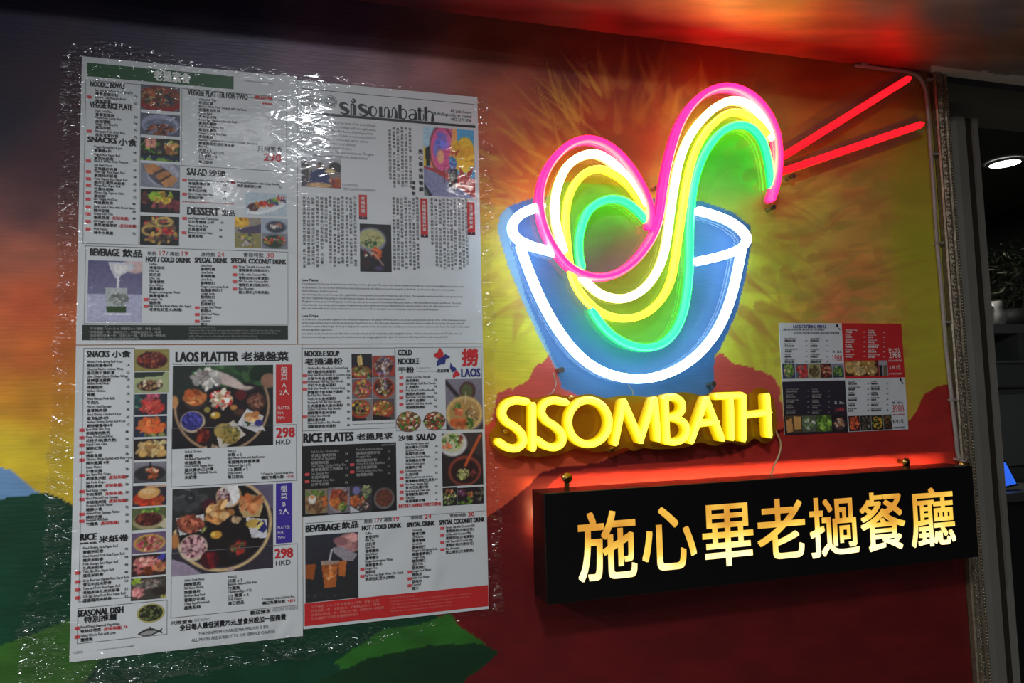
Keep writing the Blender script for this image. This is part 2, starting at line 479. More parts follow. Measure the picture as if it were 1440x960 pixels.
def paint_wall(px, py):
    c = idw(px, py, SKY)
    n = vnoise(px/46.0, py/20.0, 11)
    c = c*(0.86+0.28*n)[..., None]
    q = np.hypot((px-885)/235.0, (py-410)/200.0)
    a = 0.8*np.clip((1.22-q)/0.3, 0, 1)*np.clip((py-265)/70.0, 0, 1)
    c = c*(1-a[..., None])+np.array([212, 208, 66])*a[..., None]*(0.9+0.2*n)[..., None]
    c = c*(0.86+0.14*np.clip((px-420)/250.0, 0, 1))[..., None]
    # flame-like brush strokes radiating from the noodle bowl
    rg = np.random.RandomState(5)

    def stroke(x, y, ang, L, w, col, al, bend):
        nonlocal c
        m = (np.abs(px-x) < L+10) & (np.abs(py-y) < L+10)
        if not m.any(): return
        dx = px[m]-x; dy = py[m]-y
        s = dx*math.cos(ang)+dy*math.sin(ang); q = -dx*math.sin(ang)+dy*math.cos(ang)
        t = s/L
        q = q-bend*L*t*t
        ww = w*np.clip(1-t, 0, 1)*np.clip(t*6+0.4, 0, 1)
        a = al*np.clip((ww-np.abs(q))/(0.4*w)+0.3, 0, 1)*((t > 0) & (t < 1))
        c[m] = c[m]*(1-a[:, None])+np.asarray(col, float)*a[:, None]
    for k in range(300):
        a = rg.uniform(0, 2*math.pi)
        if 0.35*math.pi < a < 0.75*math.pi: continue
        r = rg.uniform(0.72, 1.10)
        x = 905+r*205*math.cos(a); y = 320+r*180*math.sin(a)
        col = [(190, 158, 66), (176, 138, 62), (196, 170, 76), (176, 120, 60), (160, 80, 54)][rg.randint(5)]
        stroke(x, y, a+rg.uniform(-0.5, 0.5), rg.uniform(40, 95), rg.uniform(5, 14), col, rg.uniform(0.12, 0.40), rg.uniform(-0.35, 0.35))
    for k in range(170):
        x = rg.uniform(1080, 1275); y = rg.uniform(190, 520)
        col = [(156, 152, 66), (190, 108, 66), (176, 134, 64), (186, 118, 66), (164, 150, 70)][rg.randint(5)]
        stroke(x, y, rg.uniform(-0.5, 0.3), rg.uniform(30, 80), rg.uniform(4, 13), col, rg.uniform(0.12, 0.38), rg.uniform(-0.3, 0.3))
    # thin bright hairs on the left of the sun
    for k in range(46):
        a = rg.uniform(0.98*math.pi, 1.42*math.pi)
        rr = rg.uniform(0.8, 1.2); x = 905+200*rr*math.cos(a); y = 330+185*rr*math.sin(a)
        stroke(x, y, a+rg.uniform(-0.5, 0.2), rg.uniform(50, 95), rg.uniform(2, 5), (200, 170, 70), 0.5, rg.uniform(-0.2, 0.3))
    # rim of yellow along the right edge
    e = np.clip((px-1245-0.06*(py-300))/26.0, 0, 1)*((py > 180) & (py < 600))
    c = c*(1-0.6*e[..., None])+np.array([176, 172, 44])*0.6*e[..., None]
    wob = lambda s, k: (vnoise(px/s, py/s, k, 3)-0.5)
    # pale red ridge behind the bowl
    wx = px+10*wob(14, 31); wy = py+10*wob(14, 33)
    ridge = [(640, 640), (690, 600), (700, 551), (722, 545), (740, 533), (757, 514), (772, 496), (800, 545), (990, 530), (1013, 496),
             (1021, 506), (1040, 513), (1062, 516), (1084, 527), (1096, 545), (1102, 575), (1112, 660), (690, 690)]
    m = inside(wx, wy, ridge)
    c[m] = np.array([196, 82, 74])*(0.9+0.2*n[m])[:, None]
    # orange red slope and dark red hills
    slope = [(640, 610), (700, 590), (760, 600), (1110, 590), (1200, 660), (1300, 700), (640, 800)]
    m = inside(wx, wy, slope)
    c[m] = np.array([205, 78, 52])*(0.88+0.24*n[m])[:, None]
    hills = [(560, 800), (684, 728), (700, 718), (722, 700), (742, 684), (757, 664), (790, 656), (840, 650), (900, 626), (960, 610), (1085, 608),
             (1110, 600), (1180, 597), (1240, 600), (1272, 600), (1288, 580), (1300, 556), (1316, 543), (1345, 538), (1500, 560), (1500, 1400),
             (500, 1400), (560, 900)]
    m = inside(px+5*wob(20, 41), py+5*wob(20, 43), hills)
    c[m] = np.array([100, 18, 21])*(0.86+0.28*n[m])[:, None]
    lit_hills = [(1090, 612), (1110, 601), (1180, 598), (1240, 601), (1272, 601), (1288, 580), (1300, 556), (1316, 543), (1345, 538), (1500, 560), (1500, 730), (1300, 745), (1180, 735), (1080, 745), (990, 760), (770, 770), (764, 690), (792, 664), (850, 656), (960, 648), (1040, 636)]
    m = inside(px+5*wob(20, 41), py+5*wob(20, 43), lit_hills)
    c[m] = np.array([168, 44, 38])*(0.88+0.24*n[m])[:, None]  # lighter red: stronger light above the sign box, put into the hill colour
    # green and blue hills on the left
    m = inside(px, py+3*wob(18, 51), [(-300, 640), (0, 657), (18, 662), (34, 676), (50, 690), (78, 700), (200, 760), (-300, 800)])
    c[m] = np.array([104, 142, 182])*(0.92+0.16*n[m])[:, None]
    m = inside(px, py+5*wob(16, 53), [(-300, 720), (0, 702), (24, 698), (50, 692), (66, 691), (84, 699), (104, 712), (180, 740), (600, 860),
                                      (640, 872), (690, 1400), (-300, 1400)])
    c[m] = np.array([14, 60, 40])*(0.85+0.3*n[m])[:, None]
    m = inside(px, py+4*wob(16, 55), [(-300, 930), (0, 908), (30, 897), (60, 886), (120, 862), (160, 900), (90, 1000), (-300, 1100)])
    c[m] = np.array([52, 96, 34])*(0.85+0.3*n[m])[:, None]
    m = inside(px, py+5*wob(16, 57), [(470, 930), (540, 885), (600, 874), (632, 862), (650, 884), (668, 893), (684, 906), (600, 950), (500, 960)])
    c[m] = np.array([44, 100, 34])*(0.8+0.4*n[m])[:, None]
    m = inside(px, py+4*wob(16, 59), [(440, 960), (520, 925), (600, 908), (634, 906), (672, 905), (690, 909), (701, 917), (682, 936), (655, 954),
                                      (640, 975), (560, 1200), (300, 1200)])
    c[m] = np.array([18, 52, 28])*(0.85+0.3*n[m])[:, None]
    # the painted bowl behind the neon
    bowl = [(699, 322), (704, 302), (716, 290), (747, 279), (800, 276), (985, 282), (1030, 298), (1056, 318), (1056, 345), (1048, 392),
            (1036, 440), (1012, 492), (1004, 500), (1005, 546), (990, 562), (900, 566), (828, 562), (790, 546), (782, 519), (760, 478), (735, 424), (714, 372)]
    m = inside(px, py, bowl)
    c[m] = np.array([70, 110, 160])*(0.95+0.1*n[m])[:, None]
    m = m & (px < 735+0.42*(py-330)) & (py < 520) & inside(px, py, [(695, 300), (712, 288), (722, 300), (718, 340), (740, 420), (775, 500), (795, 540), (770, 520), (690, 370)])
    c[m] = np.array([126, 164, 182])
    # the noodles painted over it, the turquoise tubes' glow mixed into their green
    m = inside(px, py, [(798, 372), (815, 415), (838, 444), (868, 476), (915, 488), (948, 466), (968, 420), (974, 340), (978, 270), (940, 270), (932, 318), (912, 345), (890, 366), (850, 388), (820, 384)])
    c[m] = np.array([120, 140, 72])*(0.9+0.2*n[m])[:, None]
    m = inside(px, py, [(763, 290), (772, 325), (790, 355), (805, 373), (825, 384), (850, 388), (880, 374), (905, 350), (918, 325), (915, 290), (900, 262), (780, 255)])
    t = np.clip((py-290)/80.0, 0, 1)[m][:, None]
    c[m] = (np.array([126, 158, 84])*(1-t)+np.array([104, 98, 116])*t)*(0.9+0.2*n[m])[:, None]
    # mauve strips on the wall behind the two chopsticks
    for (x0, y0), (x1, y1), w in [((1098, 212), (1272, 106), 6), ((1098, 238), (1292, 166), 6)]:
        d = np.hypot(x1-x0, y1-y0); s = ((px-x0)*(x1-x0)+(py-y0)*(y1-y0))/d; q = np.abs(-(px-x0)*(y1-y0)+(py-y0)*(x1-x0))/d
        m = (s > 0) & (s < d) & (q < w)
        c[m] = 0.45*c[m]+0.55*np.array([122, 82, 92])
    return c


def wall_axis(a, b, c, d, fine, coarse):
    return np.unique(np.concatenate([np.arange(a, b, coarse), np.arange(b, c, fine), np.arange(c, d, coarse), [d]]).round(5))


X_END = 1.268                                          # right edge of the painted wall
Z_TOP = 2.203
gx = wall_axis(-1.4, -0.42, X_END, X_END, 0.0029, 0.03)
gz = wall_axis(0.0, 0.9, Z_TOP, Z_TOP, 0.0029, 0.03)
GX, GZ = np.meshgrid(gx, gz)
P = np.stack([GX, np.zeros_like(GX), GZ], -1)
qx, qy = proj(P)
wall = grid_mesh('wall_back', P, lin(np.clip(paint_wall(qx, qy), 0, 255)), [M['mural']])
tag(wall, 'mural wall painted with a sunset sky and dark hills', kind='structure')

# ------------------------------------------------------------------ painted soffit above the wall
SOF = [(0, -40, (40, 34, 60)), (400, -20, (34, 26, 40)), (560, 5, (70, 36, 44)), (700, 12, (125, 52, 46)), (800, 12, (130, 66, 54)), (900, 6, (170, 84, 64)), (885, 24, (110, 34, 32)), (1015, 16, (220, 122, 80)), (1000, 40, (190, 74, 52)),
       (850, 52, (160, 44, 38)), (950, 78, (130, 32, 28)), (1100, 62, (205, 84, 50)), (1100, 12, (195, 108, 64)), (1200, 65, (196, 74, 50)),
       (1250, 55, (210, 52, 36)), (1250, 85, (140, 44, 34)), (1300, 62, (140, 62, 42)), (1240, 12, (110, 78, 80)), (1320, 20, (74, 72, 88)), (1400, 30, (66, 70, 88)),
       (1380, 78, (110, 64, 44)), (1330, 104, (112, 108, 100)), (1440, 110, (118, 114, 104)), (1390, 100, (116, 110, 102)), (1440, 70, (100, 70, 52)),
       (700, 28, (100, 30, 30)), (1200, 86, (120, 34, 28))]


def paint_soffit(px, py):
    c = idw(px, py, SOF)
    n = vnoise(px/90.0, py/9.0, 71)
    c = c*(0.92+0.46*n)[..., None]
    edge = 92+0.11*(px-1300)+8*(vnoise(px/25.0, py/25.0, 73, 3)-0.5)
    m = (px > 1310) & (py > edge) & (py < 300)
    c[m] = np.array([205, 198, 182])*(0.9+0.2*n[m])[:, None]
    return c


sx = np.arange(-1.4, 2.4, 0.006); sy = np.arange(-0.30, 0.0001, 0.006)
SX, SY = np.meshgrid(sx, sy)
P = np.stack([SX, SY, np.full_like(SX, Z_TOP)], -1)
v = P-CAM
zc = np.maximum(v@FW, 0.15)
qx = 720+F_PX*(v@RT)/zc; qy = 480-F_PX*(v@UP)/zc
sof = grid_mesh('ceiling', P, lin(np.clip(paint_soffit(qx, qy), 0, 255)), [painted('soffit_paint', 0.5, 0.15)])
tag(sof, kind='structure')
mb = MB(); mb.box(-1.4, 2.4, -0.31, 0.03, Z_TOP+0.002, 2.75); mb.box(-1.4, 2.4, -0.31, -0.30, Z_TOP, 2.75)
tag(mb.build('ceiling_bulkhead', plain('bulkhead_paint', (60, 56, 62), 0.6)), kind='structure')
mb = MB(); mb.box(-2.6, 3.6, -4.0, 3.2, -0.03, 0.0)
tag(mb.build('floor', plain('floor_tile', (150, 144, 136), 0.5, vary=0.1, bscale=3)), kind='structure')

# ------------------------------------------------------------------ ornate silver moulding on the wall's right end
mb = MB()
xm0, xm1 = X_END+0.001, X_END+0.041
prof = [(xm0, 0.0), (xm0, -0.010), (xm0+0.002, -0.013), (xm0+0.005, -0.013), (xm0+0.006, -0.009), (xm0+0.014, -0.014), (xm0+0.018, -0.013), (xm0+0.022, -0.007),
        (xm0+0.028, -0.006), (xm0+0.030, -0.009), (xm0+0.036, -0.009), (xm0+0.038, -0.006), (xm1, -0.006), (xm1, 0.0)]
mb.vprism(prof, 0.0, Z_TOP-0.001)
z = 0.80; k = 0
while z < Z_TOP-0.01:                                  # pearl row and scroll relief
    mb.ball((xm0+0.033, -0.0095, z), 0.0026, nu=6, nv=4)
    z += 0.0062
z = 0.80
while z < Z_TOP-0.02:
    s = 1 if k % 2 else -1
    pts = [(xm0+0.011+s*0.004*math.cos(a)*(1-a/9), -0.0155, z+0.006+0.006*math.sin(a)*(1-a/9)) for a in np.linspace(0, 6.0, 11)]
    mb.tube(pts, 0.0011, 5)
    mb.ball((xm0+0.011-s*0.004, -0.0145, z+0.013), 0.0022, nu=6, nv=4)
    z += 0.0165; k += 1
tag(mb.build('trim_1', M['silver']), kind='structure')

# shutter guide rail beside the moulding
rl = empty('shutter_guide_rail', (X_END+0.06, 0.02, 0.0))
def child(mbx, name, mats, parent):
    o = mbx.build(name, mats)
    o.parent = parent
    o.matrix_parent_inverse = Matrix.Translation(-Vector(parent.location))
    return o
xr0 = X_END+0.044
zt = float(W(1350, 166, -0.02)[2])
mb = MB(); mb.vprism([(xr0, 0.045), (xr0, 0.022), (xr0+0.028, 0.022), (xr0+0.034, 0.012), (xr0+0.058, 0.012), (xr0+0.058, 0.045)], 0.0, zt)
child(mb, 'face_plate', M['rail'], rl)
mb = MB(); mb.vprism([(xr0+0.058, 0.055), (xr0+0.058, 0.017), (xr0+0.079, 0.017), (xr0+0.079, 0.055)], 0.0, zt)
child(mb, 'groove', M['rail_dark'], rl)
mb = MB(); mb.vprism([(xr0+0.079, 0.055), (xr0+0.079, 0.012), (xr0+0.093, 0.012), (xr0+0.093, 0.055)], 0.0, zt)
child(mb, 'flange', M['rail'], rl)
tag(rl, 'grey metal shutter guide rail with a dark groove beside the silver beaded moulding', 'shutter rail')

# wall end return, lintel and the dim room beyond the opening
mb = MB(); mb.box(-1.4, X_END+0.043, 0.003, 0.12, 0.0, Z_TOP)
tag(mb.build('wall_core', plain('wall_core_plaster', (70, 66, 60), 0.7)), kind='structure')
mb = MB(); mb.box(X_END+0.043, 2.4, 0.03, 0.14, float(W(1400, 150, -0.03)[2]), 2.75)
tag(mb.build('lintel', plain('lintel_paint', (110, 106, 94), 0.6)), kind='structure')
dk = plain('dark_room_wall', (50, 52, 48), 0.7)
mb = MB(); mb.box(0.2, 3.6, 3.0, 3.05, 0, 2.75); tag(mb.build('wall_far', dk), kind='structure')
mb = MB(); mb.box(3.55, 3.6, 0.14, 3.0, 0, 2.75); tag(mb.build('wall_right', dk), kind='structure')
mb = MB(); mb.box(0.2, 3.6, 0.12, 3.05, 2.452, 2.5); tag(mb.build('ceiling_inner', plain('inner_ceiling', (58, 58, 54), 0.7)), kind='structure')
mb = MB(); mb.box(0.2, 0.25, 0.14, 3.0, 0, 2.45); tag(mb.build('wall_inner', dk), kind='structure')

_d = unseen_light(2.3, 1.4, 2.40, 5.0, 0.2, (1.0, 0.98, 0.92))  # added unseen light that brightens the dim room and rail
lampc = onplane(1413, 228, Zc=2.45)
la = empty('ceiling_downlight', tuple(lampc))
mb = MB()
n = 32
for (r0, z0), (r1, z1) in [((0.066, 0.0), (0.066, -0.006)), ((0.066, -0.006), (0.054, -0.008))]:
    vv = []
    for r_, z_ in ((r0, z0), (r1, z1)):
        vv += [(lampc[0]+r_*math.cos(2*math.pi*k/n), lampc[1]+r_*math.sin(2*math.pi*k/n), lampc[2]+z_) for k in range(n)]
    mb.add(vv, [(k, (k+1) % n, n+(k+1) % n, n+k) for k in range(n)])
child(mb, 'lamp_rim', plain('lamp_rim_white', (150, 150, 145), 0.4), la)
mb = MB(); mb.add([(lampc[0]+0.0545*math.cos(2*math.pi*k/n), lampc[1]+0.0545*math.sin(2*math.pi*k/n), lampc[2]-0.007) for k in range(n)], [list(range(n))])
child(mb, 'lamp_diffuser', glow('downlight_glow', (10, 10, 9.6), vary=0.02), la)
tag(la, 'round white ceiling downlight glowing in the dark room right of the wall', 'ceiling light')

# ------------------------------------------------------------------ things standing in the dim room
YB = 1.05
def pb(x0, y0, x1, y1, Y):
    a = onplane(x0, y0, Y=Y); b = onplane(x1, y1, Y=Y)
    return a[0], b[0], min(a[2], b[2]), max(a[2], b[2])
cab = empty('counter_cabinet', tuple(onplane(1420, 600, Y=YB)))
grey = plain('cabinet_grey', (104, 108, 104), 0.45, vary=0.08, bscale=4)
grey2 = plain('cabinet_light_grey', (128, 132, 128), 0.4)
darkg = plain('cabinet_dark', (30, 30, 28), 0.6)
X0, X1, z0, z1 = pb(1392, 548, 1600, 642, YB)
mb = MB(); mb.box(X0-0.1, X1+0.0, YB, YB+0.5, 0.0, z1); child(mb, 'body', grey, cab)
mb = MB(); mb.box(X0-0.1, X1+0.0, YB-0.02, YB, z0, z1-0.02); child(mb, 'front_panel', grey2, cab)
X0, X1, z0, z1b = pb(1392, 508, 1600, 545, YB)
mb = MB(); mb.box(X0-0.1, X1+0.0, YB-0.03, YB+0.5, z0+0.02, z1b-0.008); child(mb, 'upper_panel', grey, cab)
mb = MB(); mb.box(X0-0.1, X1+0.0, YB-0.05, YB+0.5, z1b-0.008, z1b); child(mb, 'worktop', grey2, cab)
tag(cab, 'grey counter cabinet standing in the dark room right of the guide rail', 'cabinet')

sh = empty('open_shelf', tuple(onplane(1410, 505, Y=YB)))
Xa, Xb, za, zb = pb(1388, 456, 1434, 508, YB)
mb = MB(); mb.box(Xa-0.05, Xb+0.02, YB+0.38, YB+0.4, z1b+0.002, zb); child(mb, 'back_panel', darkg, sh)
mb = MB(); mb.box(Xb, Xb+0.03, YB, YB+0.4, z1b+0.002, zb); child(mb, 'side_panel', grey, sh)
mb = MB(); mb.box(Xa-0.05, Xa-0.03, YB, YB+0.4, z1b+0.002, zb); child(mb, 'side_panel', grey, sh)
mb = MB(); mb.box(Xa-0.06, Xb+0.04, YB-0.01, YB+0.4, zb-0.035, zb); child(mb, 'top_board', grey2, sh)
tag(sh, 'low open grey shelf box on top of the counter cabinet', 'shelf')

jc = onplane(1415, 505, Y=YB+0.1)
jr = empty('storage_jar', (jc[0], jc[1], z1b+0.002))
def lathe(c, prof, nn=20):
    v = []; f = []
    for r_, z_ in prof:
        v += [(c[0]+r_*math.cos(2*math.pi*k/nn), c[1]+r_*math.sin(2*math.pi*k/nn), c[2]+z_) for k in range(nn)]
    for i in range(len(prof)-1):
        f += [(i*nn+k, i*nn+(k+1) % nn, (i+1)*nn+(k+1) % nn, (i+1)*nn+k) for k in range(nn)]
    f += [list(range(nn-1, -1, -1)), [(len(prof)-1)*nn+k for k in range(nn)]]
    m_ = MB(); m_.add(v, f, 0, True); return m_
child(lathe((jc[0], jc[1], z1b+0.002), [(0.03, 0), (0.036, 0.01), (0.036, 0.085), (0.028, 0.095)]), 'body', plain('amber_jar', (120, 100, 40), 0.3), jr)
child(lathe((jc[0], jc[1], z1b+0.097), [(0.031, 0), (0.031, 0.014), (0.025, 0.018)]), 'lid', darkg, jr)
tag(jr, 'olive brown jar standing inside the low open shelf box', 'jar')

pc = onplane(1402, 452, Y=YB+0.12)
pt = empty('small_pitcher', (pc[0], pc[1], zb))
hb = float(onplane(1402, 424, Y=YB+0.12)[2]-zb)
child(lathe((pc[0], pc[1], zb), [(0.022, 0), (0.036, hb*0.25), (0.036, hb*0.5), (0.022, hb*0.75), (0.026, hb)]), 'body', plain('white_china', (200, 198, 190), 0.3), pt)
mb = MB(); mb.tube([(pc[0]-0.030, pc[1], zb+hb*0.3), (pc[0]-0.06, pc[1], zb+hb*0.5), (pc[0]-0.05, pc[1], zb+hb*0.8), (pc[0]-0.024, pc[1], zb+hb*0.8)], 0.006, 8)
child(mb, 'handle', plain('white_china_handle', (190, 188, 180), 0.3), pt)
tag(pt, 'small white pitcher on the shelf below the dark plant', 'pitcher')

pl = empty('potted_plant', tuple(onplane(1425, 450, Y=YB+0.25)))
rg = random.Random(3)
ctr = onplane(1428, 384, Y=YB+0.22)
mb = MB()
for k in range(420):
    th = rg.uniform(0, 2*math.pi); ph = math.acos(rg.uniform(-1, 1)); rr = 0.2*rg.uniform(0.25, 1)**0.5
    c = np.array([ctr[0]+rr*1.15*math.sin(ph)*math.cos(th), ctr[1]+rr*0.7*math.sin(ph)*math.sin(th), ctr[2]+rr*0.75*math.cos(ph)])
    d = np.array([rg.gauss(0, 1), rg.gauss(0, 1), rg.gauss(0, 0.7)]); d /= np.linalg.norm(d)
    e = np.cross(d, [0.3, 0.2, 1]); e /= np.linalg.norm(e)
    L, w = rg.uniform(0.03, 0.06), rg.uniform(0.010, 0.018); nn = np.cross(d, e)*0.006
    mb.add([c-d*L/2, c+e*w/2+nn, c+d*L/2, c-e*w/2+nn, c-nn*0.2], [(0, 1, 4), (1, 2, 4), (2, 3, 4), (3, 0, 4)], 0 if rg.random() < 0.8 else 1)
child(mb, 'foliage', [plain('dark_leaf', (44, 54, 34), 0.4), plain('pale_leaf', (140, 140, 120), 0.4)], pl)
child(lathe((ctr[0], ctr[1], zb), [(0.06, 0), (0.085, 0.09), (0.08, 0.09), (0.07, 0.075)]), 'pot', darkg, pl)
mb = MB()
for a in (-0.03, 0.0, 0.03):
    mb.tube([(ctr[0]+a*0.3, ctr[1], zb+0.07), (ctr[0]+a, ctr[1], ctr[2]-0.06)], 0.004, 6)
child(mb, 'stem', plain('plant_stem', (60, 50, 34), 0.6), pl)
tag(pl, 'dark bushy potted plant above the grey counter cabinet', 'plant')

# tilted tablet screen with a blue display, on a lower ledge
sc_ = empty('tablet_screen', tuple(onplane(1416, 668, Y=0.8)))
A = [onplane(x, y, Y=0.8+d) for x, y, d in ((1400, 690, 0), (1432, 682, 0), (1414, 648, 0.02), (1396, 640, 0.02))]
mb = MB()
A = [np.asarray(a) for a in A]
mb.add([a for a in A]+[a+np.array([0.0, 0.012, 0]) for a in A], [(0, 1, 2, 3), (7, 6, 5, 4), (0, 4, 5, 1), (1, 5, 6, 2), (2, 6, 7, 3), (3, 7, 4, 0)])
child(mb, 'body', darkg, sc_)
c0 = sum(A)/4
mb = MB(); mb.add([c0+(a-c0)*0.86+np.array([0, -0.0015, 0]) for a in A], [(0, 1, 2, 3)])
child(mb, 'display', glow('blue_display', (0.03, 0.14, 0.85), (20, 40, 90)), sc_)
tag(sc_, 'small tilted tablet with a bright blue display beyond the guide rail', 'screen')
sz = min(a[2] for a in A)
led = empty('service_ledge', (c0[0], 0.85, 0))
mb = MB(); mb.box(c0[0]-0.25, c0[0]+0.6, 0.74, 1.0, sz-0.03, sz-0.001); child(mb, 'ledge_top', plain('ledge_grey', (80, 80, 76), 0.5), led)
mb = MB(); mb.box(c0[0]-0.22, c0[0]+0.57, 0.78, 1.0, 0.0, sz-0.03); child(mb, 'ledge_base', darkg, led)
tag(led, 'dark service ledge under the small blue tablet', 'counter')

# ------------------------------------------------------------------ neon tubes
def spline(pts, step=0.0035, closed=False):
    P_ = np.asarray(pts, float)
    if len(P_) == 2:
        n_ = max(2, int(np.linalg.norm(P_[1]-P_[0])/step))
        return P_[0]+(P_[1]-P_[0])*np.linspace(0, 1, n_+1)[:, None]
    if closed: Q = np.vstack([P_[-1], P_, P_[:2]])
    else: Q = np.vstack([2*P_[0]-P_[1], P_, 2*P_[-1]-P_[-2]])
    out = []
    for i in range(1, len(Q)-2):
        p0, p1, p2, p3 = Q[i-1:i+3]
        t0 = 0; t1 = np.linalg.norm(p1-p0)**0.5; t2 = t1+np.linalg.norm(p2-p1)**0.5; t3 = t2+np.linalg.norm(p3-p2)**0.5
        n_ = max(2, int(np.linalg.norm(p2-p1)/step))
        for t in np.linspace(t1, t2, n_, endpoint=False):
            A1 = (t1-t)/(t1-t0)*p0+(t-t0)/(t1-t0)*p1; A2 = (t2-t)/(t2-t1)*p1+(t-t1)/(t2-t1)*p2; A3 = (t3-t)/(t3-t2)*p2+(t-t2)/(t3-t2)*p3
            B1 = (t2-t)/(t2-t0)*A1+(t-t0)/(t2-t0)*A2; B2 = (t3-t)/(t3-t1)*A2+(t-t1)/(t3-t1)*A3
            out.append((t2-t)/(t2-t1)*B1+(t-t1)/(t2-t1)*B2)
    if not closed: out.append(Q[-2])
    return np.array(out)


def sweep(path, prof, w, closed=False):
    """closed cross-section prof [(u, dep)] swept along a path in the wall's (x,z) plane, with rounded ends"""
    mb = MB(); n = len(path)
    T = np.gradient(path, axis=0)
    if closed:
        T = np.roll(path, -1, 0)-np.roll(path, 1, 0)
    T /= np.linalg.norm(T, axis=1)[:, None]+1e-12
    rings = []
    if not closed:
        for a in np.linspace(math.pi/2, 0.0, 6)[:-1]:
            rings.append((path[0]-T[0]*math.sin(a)*w/2, T[0], max(math.cos(a), 0.02)))
    rings += [(path[i], T[i], 1.0) for i in range(n)]
    if not closed:
        for a in np.linspace(0.0, math.pi/2, 6)[1:]:
            rings.append((path[-1]+T[-1]*math.sin(a)*w/2, T[-1], max(math.cos(a), 0.02)))
    v = []; k = len(prof)
    for p, t, s in rings:
        nx, nz = -t[1], t[0]
        for u, d in prof:
            v.append((p[0]+nx*u*s, -d, p[1]+nz*u*s))
    f = []
    m = len(rings)
    for i in range(m if closed else m-1):
        j = (i+1) % m
        for q in range(k):
            f.append((i*k+q, i*k+(q+1) % k, j*k+(q+1) % k, j*k+q))
    if not closed:
        f.append(list(range(k))); f.append([(m-1)*k+q for q in range(k-1, -1, -1)])
    return mb.add(v, f, 0, True)


def neon(name, pts_px, parent, mat, side, w=0.0135, d0=0.022, d1=0.037, label=None, closed=False, smooth=True, casing=True):
    dm = d0+(d1-d0)*0.42
    path = np.array([W(x, y, d1)[[0, 2]] for x, y in pts_px])
    if smooth: path = spline(path, closed=closed)
    r = w/2; h = d1-dm
    dome = [(-r, dm)]+[(-r*math.cos(a), dm+h*math.sin(a)**0.8) for a in np.linspace(0.25, math.pi-0.25, 9)]+[(r, dm)]
    t = sweep(path, dome, w, closed).build(name, M[mat], parent)
    if casing:
        c = sweep(path, [(-r*0.96, d0), (-r*0.96, dm), (r*0.96, dm), (r*0.96, d0)], w*0.96, closed).build('tube_casing', M[side], t)
    if label: t['label'] = label
    return t


def ZL(k, s):
    return [Z(k, x, y) for x, y in s]


sign = empty('noodle_bowl_neon_sign')
tag(sign, 'neon sign of a white bowl with pink, yellow and turquoise noodles and red chopsticks', 'neon sign')
pink = ZL('A', [(713, 766), (716, 735), (713, 690), (690, 622), (642, 535), (580, 460), (515, 415), (445, 399), (375, 420), (305, 485), (264, 560), (247, 640), (252, 720),
                (276, 800), (318, 875), (366, 932), (425, 970), (500, 984), (570, 970), (640, 925), (700, 855), (738, 785), (757, 715), (770, 620), (787, 520), (812, 420),
                (845, 330), (895, 252), (960, 197), (1032, 176), (1100, 190), (1165, 232), (1215, 295), (1247, 370), (1259, 450), (1257, 535), (1246, 600), (1231, 650)])
warm1 = ZL('A', [(688, 678), (655, 625), (605, 555), (548, 497), (484, 463), (420, 472), (364, 512), (325, 585), (309, 665), (311, 745), (330, 825), (345, 868)])
warm2 = ZL('B', [(425, 388), (455, 420), (495, 452), (545, 472), (600, 476), (655, 456), (705, 415), (745, 355), (771, 285), (786, 205)])+ZL('A', [(800, 700), (815, 600), (838, 490),
        (875, 398), (930, 320), (995, 262), (1060, 236), (1120, 250), (1172, 292), (1208, 348), (1228, 392)])
yel1 = ZL('A', [(690, 690), (625, 600), (565, 552), (500, 527), (440, 542), (392, 592), (363, 662), (354, 745), (358, 822), (366, 900), (374, 948)])+ZL('B', [(400, 425), (450, 492),
        (520, 543), (605, 560), (685, 543), (755, 485), (798, 405), (818, 310)])+ZL('A', [(830, 830), (848, 710), (866, 590), (892, 485), (930, 400), (985, 330), (1045, 290), (1105, 292),
        (1160, 325), (1205, 375)])
teal1 = ZL('A', [(697, 744), (650, 696), (603, 664), (550, 654), (498, 668), (450, 706), (424, 762), (410, 832), (412, 900), (420, 940)])
teal2 = ZL('B', [(470, 530), (503, 580), (553, 632), (622, 671), (700, 684), (768, 664), (818, 612), (850, 540), (868, 450), (877, 350), (878, 240), (880, 150)])+ZL('A', [(885, 690), (897, 600),
        (922, 510), (962, 430), (1020, 366), (1082, 340), (1140, 352), (1184, 402), (1206, 462), (1220, 540), (1226, 598)])
neon('neon_tube', teal1, sign, 'teal', 'teal_side', d1=0.036, label='turquoise noodle tube of the inner left loop')
neon('neon_tube', teal2, sign, 'teal', 'teal_side', d1=0.036, label='long turquoise noodle tube')
neon('neon_tube', yel1, sign, 'yel', 'yel_side', d1=0.0365, w=0.0125, label='yellow noodle tube')
neon('neon_tube', warm1, sign, 'warm', 'warm_side', d1=0.038, w=0.0140, label='warm white noodle tube of the left loop')
neon('neon_tube', warm2, sign, 'warm', 'warm_side', d1=0.038, w=0.0140, label='long warm white noodle tube')
neon('neon_tube', pink, sign, 'pink', 'pink_side', d1=0.046, w=0.0135, label='pink noodle tube')
b_body = ZL('B', [(163, 258), (190, 335), (232, 440), (284, 545), (345, 640), (412, 718), (492, 776), (580, 808), (670, 817), (755, 804), (840, 768), (918, 710), (982, 635), (1032, 540),
                  (1065, 440), (1086, 345), (1103, 258)])
b_l = ZL('A', [(246, 688), (195, 702), (148, 732), (127, 775), (145, 818), (200, 850), (260, 868), (316, 882)])
b_r = ZL('A', [(922, 704), (985, 722), (1048, 748), (1100, 785), (1123, 822), (1105, 856), (1050, 884), (980, 904), (916, 918)])
neon('neon_tube', b_body, sign, 'white', 'white_side', d1=0.037, w=0.0150, label='white tube of the bowl side')
